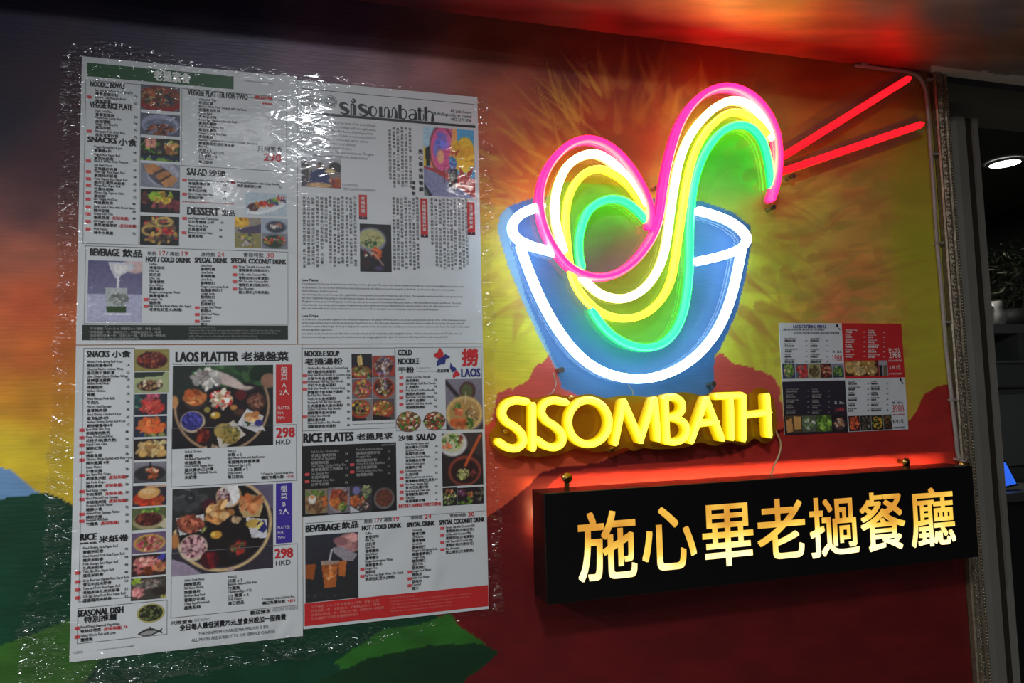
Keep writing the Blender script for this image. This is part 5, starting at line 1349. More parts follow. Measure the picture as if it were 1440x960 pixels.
stem(61.6, 64.4, 0.0, 18.5); pen([(64, 1.2), (67.4, .4), (69.6, 3.6), (69.4, 10.5), (67, 13), (64.6, 11.6)], [.8, 1, 1, .9, .8, .8])
pen([(73.0, 11.4), (75.6, 13.4), (79.0, 12.6), (80, 10), (80, 0)], [.8, 1, 1.4, 2.8, 2.8]); pen([(79, 7.4), (75, 6.6), (73, 3.6), (74.6, .6), (77.6, 1), (79, 3.4)], [.8, 1, 1.6, 1.2, .8, .8])
stem(82.8, 85.4, 0, 16.4); stem(81.8, 88.0, 12.4, 13.2); pen([(85.2, 1.4), (87, .5), (88.4, 2.4), (88.4, 9)], [.8, .8, .8, .8])
stem(89.6, 92.4, 0, 18.5); pen([(92.2, 10.5), (94.4, 13.2), (97.2, 12), (98.4, 9.5), (98.4, 0)], [.8, .9, 1.2, 2.6, 2.8])
mb.build('masthead_word', M['ink'], s3)
mb = MB(); cc = W(*Z('e', 293, 195)); R_ = 0.0098
mb.disc((cc[0], cc[2]), R_, Y_TXT, 0); mb.disc((cc[0], cc[2]), R_*.9, Y_TXT-.0001, 1); mb.disc((cc[0], cc[2]), R_*.8, Y_TXT-.0002, 2)
for i in range(5):
    a = cc[0]+R_*(-.5+.25*i); mb.add([(a-.0008, Y_TXT-.0003, cc[2]-R_*.05), (a+.0008, Y_TXT-.0003, cc[2]-R_*.05), (a, Y_TXT-.0003, cc[2]+R_*(.30+.25*(i == 2)))], [(0, 1, 2)], 1)
quad(mb, (cc[0]-R_*.6, cc[0]+R_*.6, cc[2]-R_*.2, cc[2]-R_*.06), Y_TXT-.0003, 1)
mb.add([(cc[0]+R_*.62*math.cos(t), Y_TXT-.0003, cc[2]-R_*.25+R_*.42*math.sin(t)) for t in np.linspace(math.pi, 2*math.pi, 14)], [list(range(14))], 0)
mb.build('round_crest', [M['grey_ink'], M['white_ink'], plain('crest_grey', (126, 132, 140), .5)], s3)
mb = MB()
for t_, b_ in (('LAOS', (108, 142, 188, 168)), ('NOODLE', (105, 168, 240, 200)), ('BISTRO', (105, 202, 216, 236))):
    word_fit(mb, t_, *rect('e', *b_), Y_TXT, -0.01, 3)
xr = W(*Z('e', 1182, 270))[0]
for i, t_ in enumerate(['6/F, Jade Centre', '98 Wellington Street, Central', '+852 2177 8788']):
    word(mb, t_, xr, W(*Z('e', 1182, 262+26*i))[2]-0.003, 0.0074, Y_TXT, 0.74, 0.008, 0, 'r')
ital = ["Laos (Luang Prabang) located at the heart of the Indo-Chinese", "peninsula, shares a rich culinary heritage with its neighbouring", "Thailand and Vietnam. We offer here a French gourmet",
        "taste out of the colonial days. To taste a welcoming blend of", "herbs in the pot. A variety of noodles, which serves", "as a morning offers a unique rural delicacy,", "and a homely breakfast, sound of dawn,",
        "it meets the best of chilli, Thai and Vietnamese Thoughts", "with a passion in a touch of authentic family kitchen."]
x0_ = W(*Z('e', 100, 300))[0]
for i, t_ in enumerate(ital):
    z_ = W(*Z('e', 100, 300+27*i))[2]-0.0045
    v, f = glyphs(t_, 0.0, 1)
    em = 0.0062; tw = (0.117 if i != 6 else 0.100)/(v[:, 0].max()*em)
    tw = min(tw, 0.80)
    mb.add([(x0_+(p[0]+0.22*p[1])*em*tw, Y_TXT, z_+p[1]*em) for p in v], f, 3)
PASS = ('老撾菜融合泰國越南與法國風味清爽香辣以香茅青檸魚露入饌糯米飯是每餐主角配上烤雞與青木瓜沙律店主自幼隨母親學習家鄉料理來港後開設小店希望把老撾的味道帶給街坊湯粉用豬骨與椰汁慢火熬煮'
        '米粉滑身彈牙加入薄荷芫荽及炸蒜香味撲鼻盤菜以竹編圓盤盛載一家人圍坐分享手捏糯米蘸醬而食春卷外皮酥脆內裡鮮甜薄餅由法式班戟演變而來內餡有豬肉蝦米豆芽蘸甜酸汁食用店內牆身繪有日落與山巒'
        '色彩繽紛令人彷如置身湄公河畔午市時段座無虛席不少食客專程前來品嚐')
def column(x, z0, z1, off, em=0.0054, brk=()):
    z = z0; i = off
    while z-em > z1:
        if (i*7) % 23 == 0: z -= em*.9; i += 1; continue
        word(mb, PASS[i % len(PASS)], x, z-em*.85, em, Y_TXT, 0.95, 0.0, 0, 'c'); z -= em*1.12; i += 1
o_ = 0
for k_, xs, ya, yb in (('e', [664, 690, 715, 742, 766, 792], 352, 760), ('f', [124, 152, 180, 207, 235, 262, 288, 315, 340, 365, 393, 418, 445], -62, 402), ('f', [690, 714, 740, 765, 790, 815, 838], -58, 420), ('f', [930, 956, 982, 1006, 1030, 1052, 1075, 1102, 1126, 1148], -50, 416)):
    for j, x_ in enumerate(xs):
        y1_ = yb-(70 if (j == 0 and k_ == 'e') else 0)-(170 if (k_ == 'f' and x_ == 930) else 0)-(150 if x_ == 262 and k_ == 'f' else 0)
        a = W(*Z(k_, x_, ya+(j % 3)*4)); b = W(*Z(k_, x_, y1_-(j*13) % 30))
        column(a[0], a[2], b[2], o_); o_ += 17
for x_, y_, L_ in ((860, 490, '施心畢老撾餐廳'), (815, 690, '陳榮裕')):
    p = W(*Z('e', x_, y_))
    for i, ch in enumerate(L_):
        word(mb, ch, p[0], p[2]-0.0085-0.0105*i if len(L_) > 3 else p[2]-0.0075-0.0088*i, 0.0078 if len(L_) > 3 else 0.0068, Y_TXT, 1, 0.02, 0, 'c')
p = W(*Z('e', 365, 712)); word(mb, 'LOCATION', p[0], p[2]-.004, .0056, Y_TXT, .85, 0, 3); word(mb, 'TEXT and PHOTOGRAPHY', p[0], p[2]-.0105, .0056, Y_TXT, .8, 0, 3)
PARA = [(460, 'Laos Platter', 1), (484, 'It is customary for Laos to eat glutinous rice with fingers of the right hand. The reason this custom remains is probably due to the fact that glutinous rice can be eaten', 0), (508, 'hardly by hand. The rice is often formed into a ball and pressed into the dishes and used for mopping up the broth. Lao have generally preferred chopsticks.', 0), (530, 'Most foods were handled by hands.', 0),
        (552, 'Laos meal typically consist of a soup dish, a grilled fish, a sauce, greens, and a stew or mixed dish (lap or koy). The vegetables can be served fresh, raw greens, herbs', 0), (574, 'and other vegetables. Depending on the dish they accompany, the greens can be steamed or parboiled.', 0),
        (596, 'The glutinous rice goes well with papaya, and that spread is at any moment of local sauces. Each plate seems to own unique flavour in spice and flavour. The locals', 0), (618, 'believe that the various ingredients regulate the gastronomic tract, worm and various inflammatory and digestive balance of Lao. Be advised that people use it as', 0), (640, 'wrap and eaten with sauces. It has a taste that is once to be loved. The locals highly recommend having it with the roast tenderloin platter.', 0),
        (686, 'Laos Crêpe', 1), (710, 'Le Crêpe a.k.a. this pancake originated from Brittany in response to the cheese of France, and it is an old and cultural practice known in the 1600s. It was well-received', 0), (732, 'by the locals and has made it into the most popular street food in Laos. Rice flour was adopted as a substitute for wheat, to adapt the local palate. Steamed vermicelli', 0), (754, 'or tofu is a better, added to give the body its zing and the aromatic herbs. Savoury for the local diner, it is recommended to consume when fresh off the grill, for the original', 0), (776, 'and unforgettable experience.', 0),
        (800, 'Laos crepe can be served as a main dish with seasoned poultry, beef, fish and shrimp, with a delightful selection of fresh herbs and bean sprouts. The thin crepe can', 0), (822, 'also be served with generous portions of strawberries and ripe mangos, glazed with a layer of condensed milk. It is perfect to order crepe and chill.', 0)]
for y_, t_, b_ in PARA:
    p = W(*Z('f', 108, y_)); em = 0.0056 if b_ else 0.0045
    v, f = glyphs(t_, 0.02 if b_ else 0.0, 1); cw = min(0.85, 0.266/(v[:, 0].max()*em)) if not b_ else 0.95
    word(mb, t_, p[0], p[2]-em*.6, em, Y_TXT, cw, 0.02 if b_ else 0.0, 0 if b_ else 0)
mb.build('article_text', TXT, s3)
for k_, b_, t_ in (('e', (470, 782, 522, 940), '老撾料理'), ('e', (860, 808, 906, 1054), '手捏糯米盤菜分享'), ('e', (1156, 830, 1204, 1038), '法式薄餅變奏')):
    r_ = rect(k_, *b_); r_ = (r_[0], r_[1], r_[2], r_[3])
    mb = MB(); quad(mb, r_, Y_PIC, 0); quad(mb, (r_[0], r_[1], r_[2], r_[2]+0.0045), Y_PIC-.0001, 1)
    xc = (r_[0]+r_[1])/2; mb.disc((xc, r_[2]+0.0032), 0.0009, Y_PIC-.0002, 2)
    for i, ch in enumerate(t_):
        word(mb, ch, xc, r_[3]-0.0085-i*(r_[3]-r_[2]-0.013)/len(t_), 0.0062, Y_TXT, 1, 0.01, 2, 'c')
    mb.build('red_title_label', [M['redband'], plain('label_foot', (60, 30, 44), .5), M['white_ink']], s3)
MAN = [('bg', (90, 170, 214)), ('p', [(0, 0), (.45, 0), (.2, .35), (0, .6)], (170, 206, 224)), ('p', [(.18, .1), (.5, .0), (.4, .3), (.2, .7), (.1, .5)], (236, 150, 120)), ('e', .38, .30, .24, .36, (226, 96, 156)), ('e', .50, .12, .14, .2, (220, 110, 170)), ('r', .36, .32, .23, .34, .012, (120, 50, 70)),
       ('p', [(.58, 0), (.66, 0), (.66, .3), (.5, .5), (.52, .3)], (240, 170, 100)), ('e', .82, .30, .18, .20, (240, 200, 60)), ('s', .8, .4, .18, .2, 30, .14, [(244, 204, 64), (236, 180, 56)]), ('s', .36, .24, .1, .12, 14, .09, [(110, 120, 220), (150, 120, 214), (90, 110, 200)]), ('e', .24, .33, .06, .12, (130, 130, 216)), ('e', .33, .42, .08, .12, (236, 176, 130)),
       ('p', [(.04, .32), (.14, .26), (.14, .56), (.05, .56)], (44, 44, 40)), ('p', [(0, .28), (.04, .3), (.05, .56), (0, .6)], (220, 190, 60)), ('p', [(0, .57), (.2, .60), (1, .72), (1, 1.0), (.5, .82), (0, .62)], (176, 60, 62)), ('p', [(.70, .55), (.80, .66), (1, .52), (.9, .7), (.7, .72)], (166, 60, 50)), ('p', [(.60, .36), (.72, .27), (.62, .42)], (190, 70, 60)),
       ('p', [(0, .60), (.25, .66), (.62, .84), (1, 1), (0, 1)], (136, 140, 176)), ('p', [(0, .80), (.14, .95), (.16, 1), (.1, 1), (0, .86)], (54, 54, 66)), ('p', [(0, .86), (.1, 1), (0, 1)], (110, 120, 120)),
       ('p', [(.51, .58), (.60, .60), (.55, .86), (.47, .84)], (26, 28, 36)), ('p', [(.57, .58), (.66, .58), (.63, .88), (.57, .86)], (24, 26, 34)), ('e', .50, .845, .04, .015, (30, 30, 36)), ('e', .59, .885, .035, .02, (30, 30, 36)), ('e', .57, .50, .085, .10, (50, 110, 190)), ('s', .57, .5, .07, .08, 10, .05, [(90, 160, 220), (170, 150, 200)]), ('e', .56, .355, .05, .035, (190, 60, 66)), ('e', .565, .395, .03, .025, (120, 84, 70)),
       ('l', .40, .56, .40, .80, .008, (70, 40, 46)), ('l', .40, .56, .48, .54, .012, (180, 60, 80)),
       ('l', .68, .66, .69, .78, .008, (220, 120, 120)), ('e', .70, .685, .02, .02, (220, 120, 120)), ('l', .70, .71, .735, .80, .008, (220, 120, 120)), ('l', .76, .69, .765, .82, .008, (220, 120, 120)), ('l', .76, .69, .80, .70, .008, (220, 120, 120)), ('l', .76, .755, .79, .765, .008, (220, 120, 120)), ('l', .765, .82, .80, .83, .008, (220, 120, 120)), ('e', .85, .76, .025, .05, (220, 120, 120)), ('e', .86, .76, .015, .03, (176, 60, 62)), ('l', .90, .73, .98, .75, .008, (220, 120, 120)), ('l', .94, .74, .945, .86, .008, (220, 120, 120))]
picture('mural_photo', 'e', (880, 352, 1202, 806), MAN, s3, 71)
CHEF = [('g', (190, 196, 206), (110, 84, 70)), ('p', [(0, .2), (.2, .25), (.2, 1), (0, 1)], (80, 76, 80)), ('e', .85, .4, .18, .2, (60, 54, 56)), ('p', [(.25, .5), (.66, .42), (.74, .86), (.2, .9)], (58, 62, 104)), ('e', .47, .38, .07, .10, (150, 110, 90)), ('e', .47, .30, .07, .06, (30, 28, 30)), ('e', .72, .50, .16, .10, (206, 180, 130)), ('e', .45, .93, .36, .1, (214, 170, 120)), ('s', .85, .85, .14, .12, 20, .08, [(150, 60, 50), (206, 110, 70)]), ('e', .72, .78, .06, .07, (206, 160, 140)), ('n', .15)]
picture('kitchen_photo', 'e', (106, 520, 356, 744), CHEF, s3, 72)
BOWL = [('bg', (40, 38, 44)), ('e', .36, .34, .50, .28, (140, 140, 168)), ('e', .36, .32, .44, .23, (176, 176, 120)), ('s', .4, .32, .3, .15, 24, .1, [(196, 190, 130), (170, 170, 110)]), ('s', .3, .42, .22, .08, 30, .06, [(60, 100, 70), (44, 84, 56)]), ('s', .5, .62, .16, .1, 14, .1, [(206, 96, 50), (220, 110, 60)]), ('l', .42, .58, .74, .86, .02, (206, 160, 140)), ('s', .3, .6, .2, .08, 16, .06, [(226, 214, 200), (130, 60, 50)]), ('e', .6, .92, .2, .07, (80, 70, 110)), ('e', .2, .82, .2, .1, (60, 40, 40))]
picture('food_photo', 'f', (477, 110, 676, 418), BOWL, s3, 73)

# ---- bottom right sheet: noodle soup, rice plates, drinks
s4 = sheet('bottom right white menu sheet with six noodle bowl photos and a red foot band', XM+0.0068, XR, ZBR, ZM-0.0006)
for k_, t_, b_ in (('g', 'NOODLE SOUP', (127, 103, 347, 140)), ('g', '老撾湯粉', (128, 148, 368, 194)), ('g', 'COLD', (716, 97, 806, 134)), ('g', 'NOODLE', (716, 150, 852, 190)), ('g', '干粉', (718, 205, 820, 245)),
                   ('g', 'RICE PLATES', (118, 615, 438, 686)), ('g', '老撾見求', (455, 618, 684, 670)), ('g', '沙律', (718, 636, 814, 674)), ('g', 'SALAD', (832, 625, 958, 672)),
                   ('h', 'BEVERAGE', (133, 246, 354, 306)), ('h', '飲品', (360, 234, 468, 284)), ('h', 'HOT / COLD DRINK', (488, 246, 738, 294)), ('h', 'SPECIAL DRINK', (773, 232, 949, 274)), ('h', 'SPECIAL COCONUT DRINK', (978, 208, 1266, 260))):
    head(k_, t_, *b_, s4, bold=0.024)
head('k2', '撈', 758, 36, 940, 228, s4, 'red_ink', 0.035); head('k2', 'LAOS', 752, 250, 962, 346, s4, 'blue_ink', 0.02)
for t_, b_ in (('熱飲', (504, 220, 556, 250)), ('/', (604, 216, 616, 242)), ('凍飲', (626, 210, 682, 242)), ('凍特飲', (796, 196, 874, 226)), ('青椰特飲', (1044, 182, 1150, 212))):
    mb = MB(); word_fit(mb, t_, *rect('h', *b_), Y_TXT, 0.02); mb.build('subheading', M['grey_ink'], s4)
for t_, b_ in (('17', (570, 216, 600, 244)), ('19', (690, 204, 724, 236)), ('24', (884, 190, 928, 220)), ('30', (1160, 176, 1200, 206))):
    mb = MB(); word_fit(mb, t_, *rect('h', *b_), Y_TXT, 0.01); mb.build('price_figure', M['red_ink'], s4)
mb = MB(); fk = lambda s: [(lambda p: (p[0], Y_TXT, p[2]))(W(*Z('k2', *q))) for q in s]
for s_, i in (([(455, 95), (500, 80), (512, 36), (530, 34), (560, 80), (566, 120), (510, 150), (468, 130)], 0), ([(510, 150), (566, 120), (580, 96), (634, 124), (626, 140), (590, 148), (578, 210), (540, 206), (492, 228), (490, 190)], 1),
              ([(638, 186), (668, 236), (692, 240), (704, 270), (660, 296), (632, 250)], 1), ([(704, 270), (742, 318), (730, 336), (700, 340), (664, 362), (664, 320), (684, 290)], 0)):
    mb.add(fk(s_), [list(range(len(s_)))], i)
mb.build('map_drawing', [M['red_ink'], M['blue_ink']], s4)
mb = MB()
rows(mb, 'k1', 138, [(245, 'Chicken Rice Noodle in Coconut Soup', '椰汁雞絲米線湯粉', '58'), (322, 'Satay Beef Rice Noodle in Coconut Soup', '沙爹牛肉金米麵湯粉', '58', '', True), (397, 'Homemade Beef Ball Rice Noodle', '手打牛丸金米湯粉', '58', '', True), (474, 'Crab Rice Noodle in Coconut Soup', '鮮蟹椰汁金米線子湯粉', '78', '', True), (550, 'Beef Ball Rice Noodle', '牛丸牛丸金米湯粉', '58'),
                     (628, 'Sausage & Fish Ball Rice Noodle', '扎肉腸墨魚丸金米湯粉', '58'), (706, 'Grilled Pork Neck Rice Noodle', '燒豬頸肉金米湯粉', '58'), (785, 'Chicken Rice Noodle', '雞絲湯米線', '58', '', True), (860, 'Assorted Seafood Rice Noodle', '海鮮雜錦金米湯粉', '68')], 580, tagx=85, esz=.0054, csz=.0053)
rows(mb, 'k2', 155, [(332, 'Crispy Cold Rice Noodle', '脆肉撈粉', '58', '', True), (402, 'Lao Sausage Cold Rice Noodle', '扎肉撈粉', '58', '', True), (476, 'Pork Neck Cold Rice Noodle', '豬頸肉撈米粉', '58', '', True), (548, 'Beef Satay Cold Rice Noodle', '沙爹牛肉撈粉', '62', '', True), (620, 'Seafood Cold Rice Noodle', '海鮮雜錦撈粉', '68', '', True)], 465, tagx=86, esz=.0054, csz=.0053)
word_fit(mb, 'in spicy with', *rect('k2', 272, 236, 424, 256), Y_TXT, 0, 3); word_fit(mb, 'homemade dressing', *rect('k2', 272, 272, 494, 294), Y_TXT, 0, 3); word_fit(mb, '配自家醬', *rect('k2', 500, 256, 622, 296), Y_TXT, .02, 0)
rows(mb, 'k4', 158, [(178, 'Dried Shrimp Papaya Salad', '蝦米青木瓜沙律', '48'), (252, 'Spicy Beef Thai Salad', '香辣牛肉沙律', '58'), (328, 'Spicy Crisp Pork Rind Salad', '香脆豬肉沙律', '58'), (404, 'Grilled Chicken Salad', '烤雞肉沙律', '52'), (482, 'Pork Sausage Salad', '扎肉沙律', '58', '', True), (556, 'Basil Minced Pork with Lettuce', '香葉豬肉碎配生菜包', '58', '', True), (632, 'Raw Papaya Sausage Salad', '青木瓜肉腸沙律', '58', '', True), (708, 'Spicy Squid and Prawn Salad', '香辣魷魚蝦沙律', '62', '', True), (782, 'Crab Salad', '老撾海鮮沙律', '68', '', True)], 492, tagx=92, esz=.0048, csz=.0052)
r_ = rect('k4', 80, 838, 560, 892); word_fit(mb, '素食可按客人口味調整辣度 所有菜式可配糯米飯', r_[0], r_[1], r_[3]-.006, r_[3], Y_TXT, 0.02, 1, 1)
H1 = [('Coffee', '老撾咖啡'), ('Milk Tea', '紅奶茶'), ('Lime Tea', '香檸檬茶'), ('Lime Water', '香檸檬水'), ('Dragon Lemongrass Water', '龍膽香茅水'), ('Longan Tea', '龍眼茶'), ('Big Pure Red Bean Water (No Sugar)', '老原粒紅豆水(無糖)')]
H2 = [('Lime Soda', '香檸可樂'), ('Lime Sprite', '香檸雪碧'), ('Lime Soda', '香檸梳打'), ('Dragon Lemongrass Soda', '龍膽香茅梳打'), ('Longan Soda', '龍眼梳打'), ('Litchi Soda', '荔枝梳打'), ('Longan Iced Water', '龍眼冰'), ('Litchi Iced Water', '荔枝冰'), ('Coconut', '椰汁')]
H3 = [('Green Tea with Coconut Milk', '青椰綠茶(冷熱均可)'), ('Coffee with Coconut Milk', '青椰咖啡(只有凍飲)'), ('Milk Tea with Coconut Milk', '青椰奶茶(冷熱均可)'), ('Blue Mountain', '藍山椰奶(只有熱飲)')]
rows(mb, 'k5', 496, [(174+52.5*i, a, b, '', '', i > 4) for i, (a, b) in enumerate(H1)], tagx=460, esz=.0054, csz=.0053)
rows(mb, 'k5', 848, [(150+51*i, a, b, '', '', i > 5) for i, (a, b) in enumerate(H2)], tagx=815, esz=.0054, csz=.0053)
rows(mb, 'k5', 1100, [(130+53*i, a, b, '', '', True) for i, (a, b) in enumerate(H3)], tagx=1060, esz=.0054, csz=.0053)
word_fit(mb, 'Pictures are for reference only 圖片只供參考', *rect('k1', 645, 868, 1105, 898), Y_TXT, 0.01, 0)
mb.build('menu_text', TXT, s4)
mb = MB(); frame(mb, rect('g', 108, 84, 700, 612), Y_TXT); frame(mb, rect('g', 702, 80, 1250, 612), Y_TXT)
r_ = rect('h', 130, 160, 1285, 225); quad(mb, (0.010, XR-.003, r_[3]-.0022, r_[3]-.0017), Y_TXT)
mb.build('ruled_lines', M['line'], s4)
r_ = rect('k3', 34, 158, 1014, 932); rp_ = r_
mb = MB(); quad(mb, r_, Y_PIC); mb.build('rice_panel', M['blackband'], s4)
mb = MB()
rows(mb, 'k3', 130, [(246, 'Pad Kra Pao Chicken Rice', '香葉炒雞肉碎飯', '58'), (320, 'Grilled Pork Neck Rice', '燒豬頸肉飯', '58'), (392, 'Lime Ginger Chicken Wings Rice', '香檸雞翼配三色糯米', '62'), (470, 'Lao Sausage Rice', '老撾肉腸飯', '58', '', True), (545, 'Beef Satay Curry Rice', '沙爹牛肉飯', '58', '', True)], 480, tagx=66, ink=5, esz=.0054, csz=.0053)
rows(mb, 'k3', 598, [(222, 'Pork Neck Stir-fried Rice', '豬頸肉香茅炒飯', '58'), (296, 'Pineapple Rice', '鳳梨蝦肉炒飯', '62'), (370, 'Crispy Pork Belly Basil Rice', '脆五花腩肉飯', '62', '', True), (445, 'Curry Chicken Rice Plate', '咖喱雞肉飯', '58', '', True)], 920, tagx=532, ink=5, esz=.0054, csz=.0053)
word_fit(mb, '配例湯 加配糯米', *rect('k3', 862, 172, 1000, 196), Y_TXT, .01, 5)
mb.build('menu_text', TXT, s4)
for i, (b_, ops) in enumerate([((68, 636, 300, 905), [('bg', (130, 120, 100)), ('e', .5, .55, .56, .50, (150, 120, 84)), ('s', .5, .6, .46, .36, 60, .1, [(120, 84, 60), (150, 110, 70), (90, 64, 50)]), ('s', .45, .2, .36, .1, 20, .1, HERB), ('e', .32, .42, .2, .22, (226, 220, 210)), ('e', .32, .34, .11, .10, (220, 130, 60)), ('s', .85, .5, .1, .2, 14, .1, [(206, 110, 60)])]),
                               ((303, 618, 530, 900), [('bg', (120, 110, 120)), ('e', .5, .48, .5, .5, (160, 150, 160)), ('e', .5, .48, .44, .44, (150, 90, 60)), ('s', .35, .25, .22, .18, 30, .09, [(190, 90, 60), (160, 70, 50)]), ('s', .3, .58, .25, .14, 40, .08, [(220, 130, 60), (206, 110, 50)]), ('s', .72, .35, .2, .2, 30, .08, [(120, 60, 56), (90, 50, 46)]), ('s', .7, .75, .2, .16, 20, .09, HERB)]),
                               ((532, 598, 760, 890), [('bg', (60, 56, 60)), ('e', .3, .2, .2, .18, (120, 116, 170)), ('s', .75, .25, .2, .25, 24, .1, [(150, 150, 110), (90, 120, 70), (206, 190, 150)]), ('s', .3, .55, .3, .2, 40, .11, [(190, 100, 56), (160, 76, 46), (214, 130, 76)]), ('s', .6, .75, .25, .16, 20, .09, [(100, 50, 60), (190, 170, 150)]), ('p', [(0, .72), (.5, 1), (0, 1)], (190, 190, 196))]),
                               ((762, 590, 1000, 866), [('bg', (44, 40, 42)), ('e', .52, .55, .46, .44, (120, 116, 116)), ('e', .52, .53, .40, .38, (90, 54, 46)), ('s', .52, .53, .34, .32, 110, .05, [(120, 66, 54), (96, 50, 44), (150, 90, 70)])])]):
    picture('food_photo', 'k3', b_, ops, s4, 80+i, y=Y_TXT)
RB = (176, 60, 44)
SOUP = [((634, 98, 864, 372), [('bg', (46, 44, 48)), ('e', .45, .75, .6, .28, RB), ('e', .45, .72, .52, .22, (150, 100, 70)), ('s', .45, .7, .42, .18, 50, .09, MIX+[(226, 206, 180)]), ('p', [(.3, .1), (.48, .06), (.55, .45), (.32, .48)], (220, 190, 120)), ('l', .36, .14, .4, .44, .02, (190, 150, 90)), ('s', .85, .9, .1, .1, 10, .08, HERB)]),
        ((866, 118, 1120, 358), [('bg', (150, 70, 60)), ('e', .52, .5, .5, .56, RB), ('e', .50, .5, .42, .46, (70, 50, 54)), ('s', .5, .5, .38, .42, 60, .1, [(226, 214, 200), (130, 100, 140), (90, 60, 60), (196, 150, 110)]), ('l', .5, .3, .55, 1, .02, (206, 196, 220))]),
        ((638, 376, 866, 606), [('bg', (110, 104, 110)), ('e', .5, .5, .5, .5, RB), ('e', .5, .5, .42, .42, (120, 70, 70)), ('s', .5, .5, .38, .38, 60, .1, [(206, 180, 140), (190, 90, 110), (90, 110, 60), (150, 70, 50), (220, 170, 60)])]),
        ((868, 350, 1122, 606), [('bg', (130, 120, 124)), ('e', .5, .52, .5, .48, RB), ('e', .5, .50, .42, .40, (60, 46, 44)), ('s', .5, .5, .38, .36, 40, .1, [(80, 60, 50), (226, 210, 180), (190, 70, 50), (150, 120, 60)]), ('l', .3, 0, .45, .4, .02, (206, 196, 150)), ('l', .55, 0, .6, .6, .02, (180, 160, 200))]),
        ((638, 606, 866, 856), [('bg', (130, 124, 124)), ('p', [(0, .6), (.7, .9), (.7, 1), (0, 1)], (40, 38, 40)), ('e', .42, .45, .52, .46, RB), ('e', .42, .42, .44, .38, (130, 110, 60)), ('s', .42, .4, .36, .3, 40, .12, [(206, 84, 70), (220, 170, 60), (60, 50, 40), (150, 150, 90), (220, 200, 170)])]),
        ((868, 602, 1118, 846), [('bg', (90, 80, 80)), ('e', .45, .5, .52, .44, RB), ('e', .45, .45, .46, .36, (150, 90, 50)), ('s', .45, .45, .4, .3, 70, .09, [(206, 110, 60), (190, 80, 50), (220, 190, 120), (110, 120, 50)]), ('p', [(.0, .7), (.9, .9), (.7, 1), (0, 1)], (44, 36, 36))])]
for i, (b_, ops) in enumerate(SOUP):
    picture('food_photo', 'k1', b_, ops, s4, 90+i)
picture('food_photo', 'k2', (588, 362, 984, 922), [('g', (130, 124, 140), (110, 100, 110)), ('l', 0, .05, .38, .38, .05, (54, 42, 46)), ('e', .60, .24, .24, .20, (84, 56, 54)), ('e', .58, .24, .17, .15, (90, 94, 60)), ('e', .5, .68, .52, .36, (214, 180, 116)), ('e', .5, .68, .44, .30, (176, 140, 84)), ('p', [(.0, .85), (.2, 1), (0, 1)], (60, 54, 50)), ('p', [(1, .85), (.8, 1), (1, 1)], (60, 54, 50)),
             ('s', .3, .55, .12, .06, 20, .06, HERB), ('s', .38, .64, .12, .06, 14, .07, SHRIMP), ('s', .35, .85, .2, .08, 30, .08, [(220, 110, 60), (206, 96, 50)]), ('s', .7, .7, .16, .14, 40, .06, [(206, 180, 140), (150, 110, 70), (96, 96, 60)]), ('s', .66, .88, .1, .1, 16, .06, HERB), ('l', .55, .25, .52, .5, .008, (220, 206, 160))], s4, 97)
cutout(s4, 'g', 785, 552, 78, 66, 98, (120, 84, 60), MIX+[(220, 206, 180), (206, 84, 60)], 90, .16)
cutout(s4, 'g', 948, 548, 68, 60, 99, (110, 70, 54), MIX+[(220, 206, 180), (206, 84, 60)], 80, .16)
picture('food_photo', 'k4', (570, 58, 1030, 672), [('bg', (50, 40, 40)), ('p', [(.55, 0), (1, 0), (1, .5), (.6, .3)], (66, 54, 52)), ('e', .28, .20, .36, .26, (206, 204, 204)), ('e', .26, .18, .29, .20, (200, 196, 150)), ('s', .26, .17, .22, .14, 60, .05, HERB+[(220, 220, 190), (206, 214, 170)]), ('s', .12, .24, .1, .06, 14, .05, [(226, 120, 84), (214, 100, 70)]), ('s', .48, .15, .06, .08, 8, .05, [(150, 70, 50)]),
             ('e', .55, .72, .42, .30, (140, 66, 54)), ('e', .55, .73, .36, .25, (54, 34, 34)), ('l', .93, .08, .55, .64, .035, (196, 90, 50)), ('e', .94, .07, .06, .04, (206, 104, 60)), ('s', .5, .78, .14, .10, 60, .04, [(200, 196, 130), (180, 180, 110), (150, 160, 90)]), ('s', .76, .78, .1, .06, 20, .04, [(130, 60, 56), (110, 50, 50)])], s4, 101)
picture('food_photo', 'k4', (578, 676, 742, 890), [('bg', (44, 38, 40)), ('s', .45, .55, .42, .36, 60, .09, HERB+[(214, 206, 160), (190, 190, 130)]), ('s', .45, .25, .25, .14, 14, .1, SHRIMP)], s4, 102)
picture('food_photo', 'k4', (744, 668, 1038, 880), [('bg', (44, 34, 38)), ('s', .15, .3, .16, .22, 24, .07, [(120, 60, 90), (150, 110, 140), (96, 44, 60)]), ('s', .45, .45, .14, .22, 26, .07, SHRIMP+HERB), ('s', .82, .45, .16, .36, 14, .08, [(120, 120, 90), (90, 84, 70), (150, 140, 110)]), ('s', .3, .85, .3, .1, 16, .07, HERB)], s4, 103)
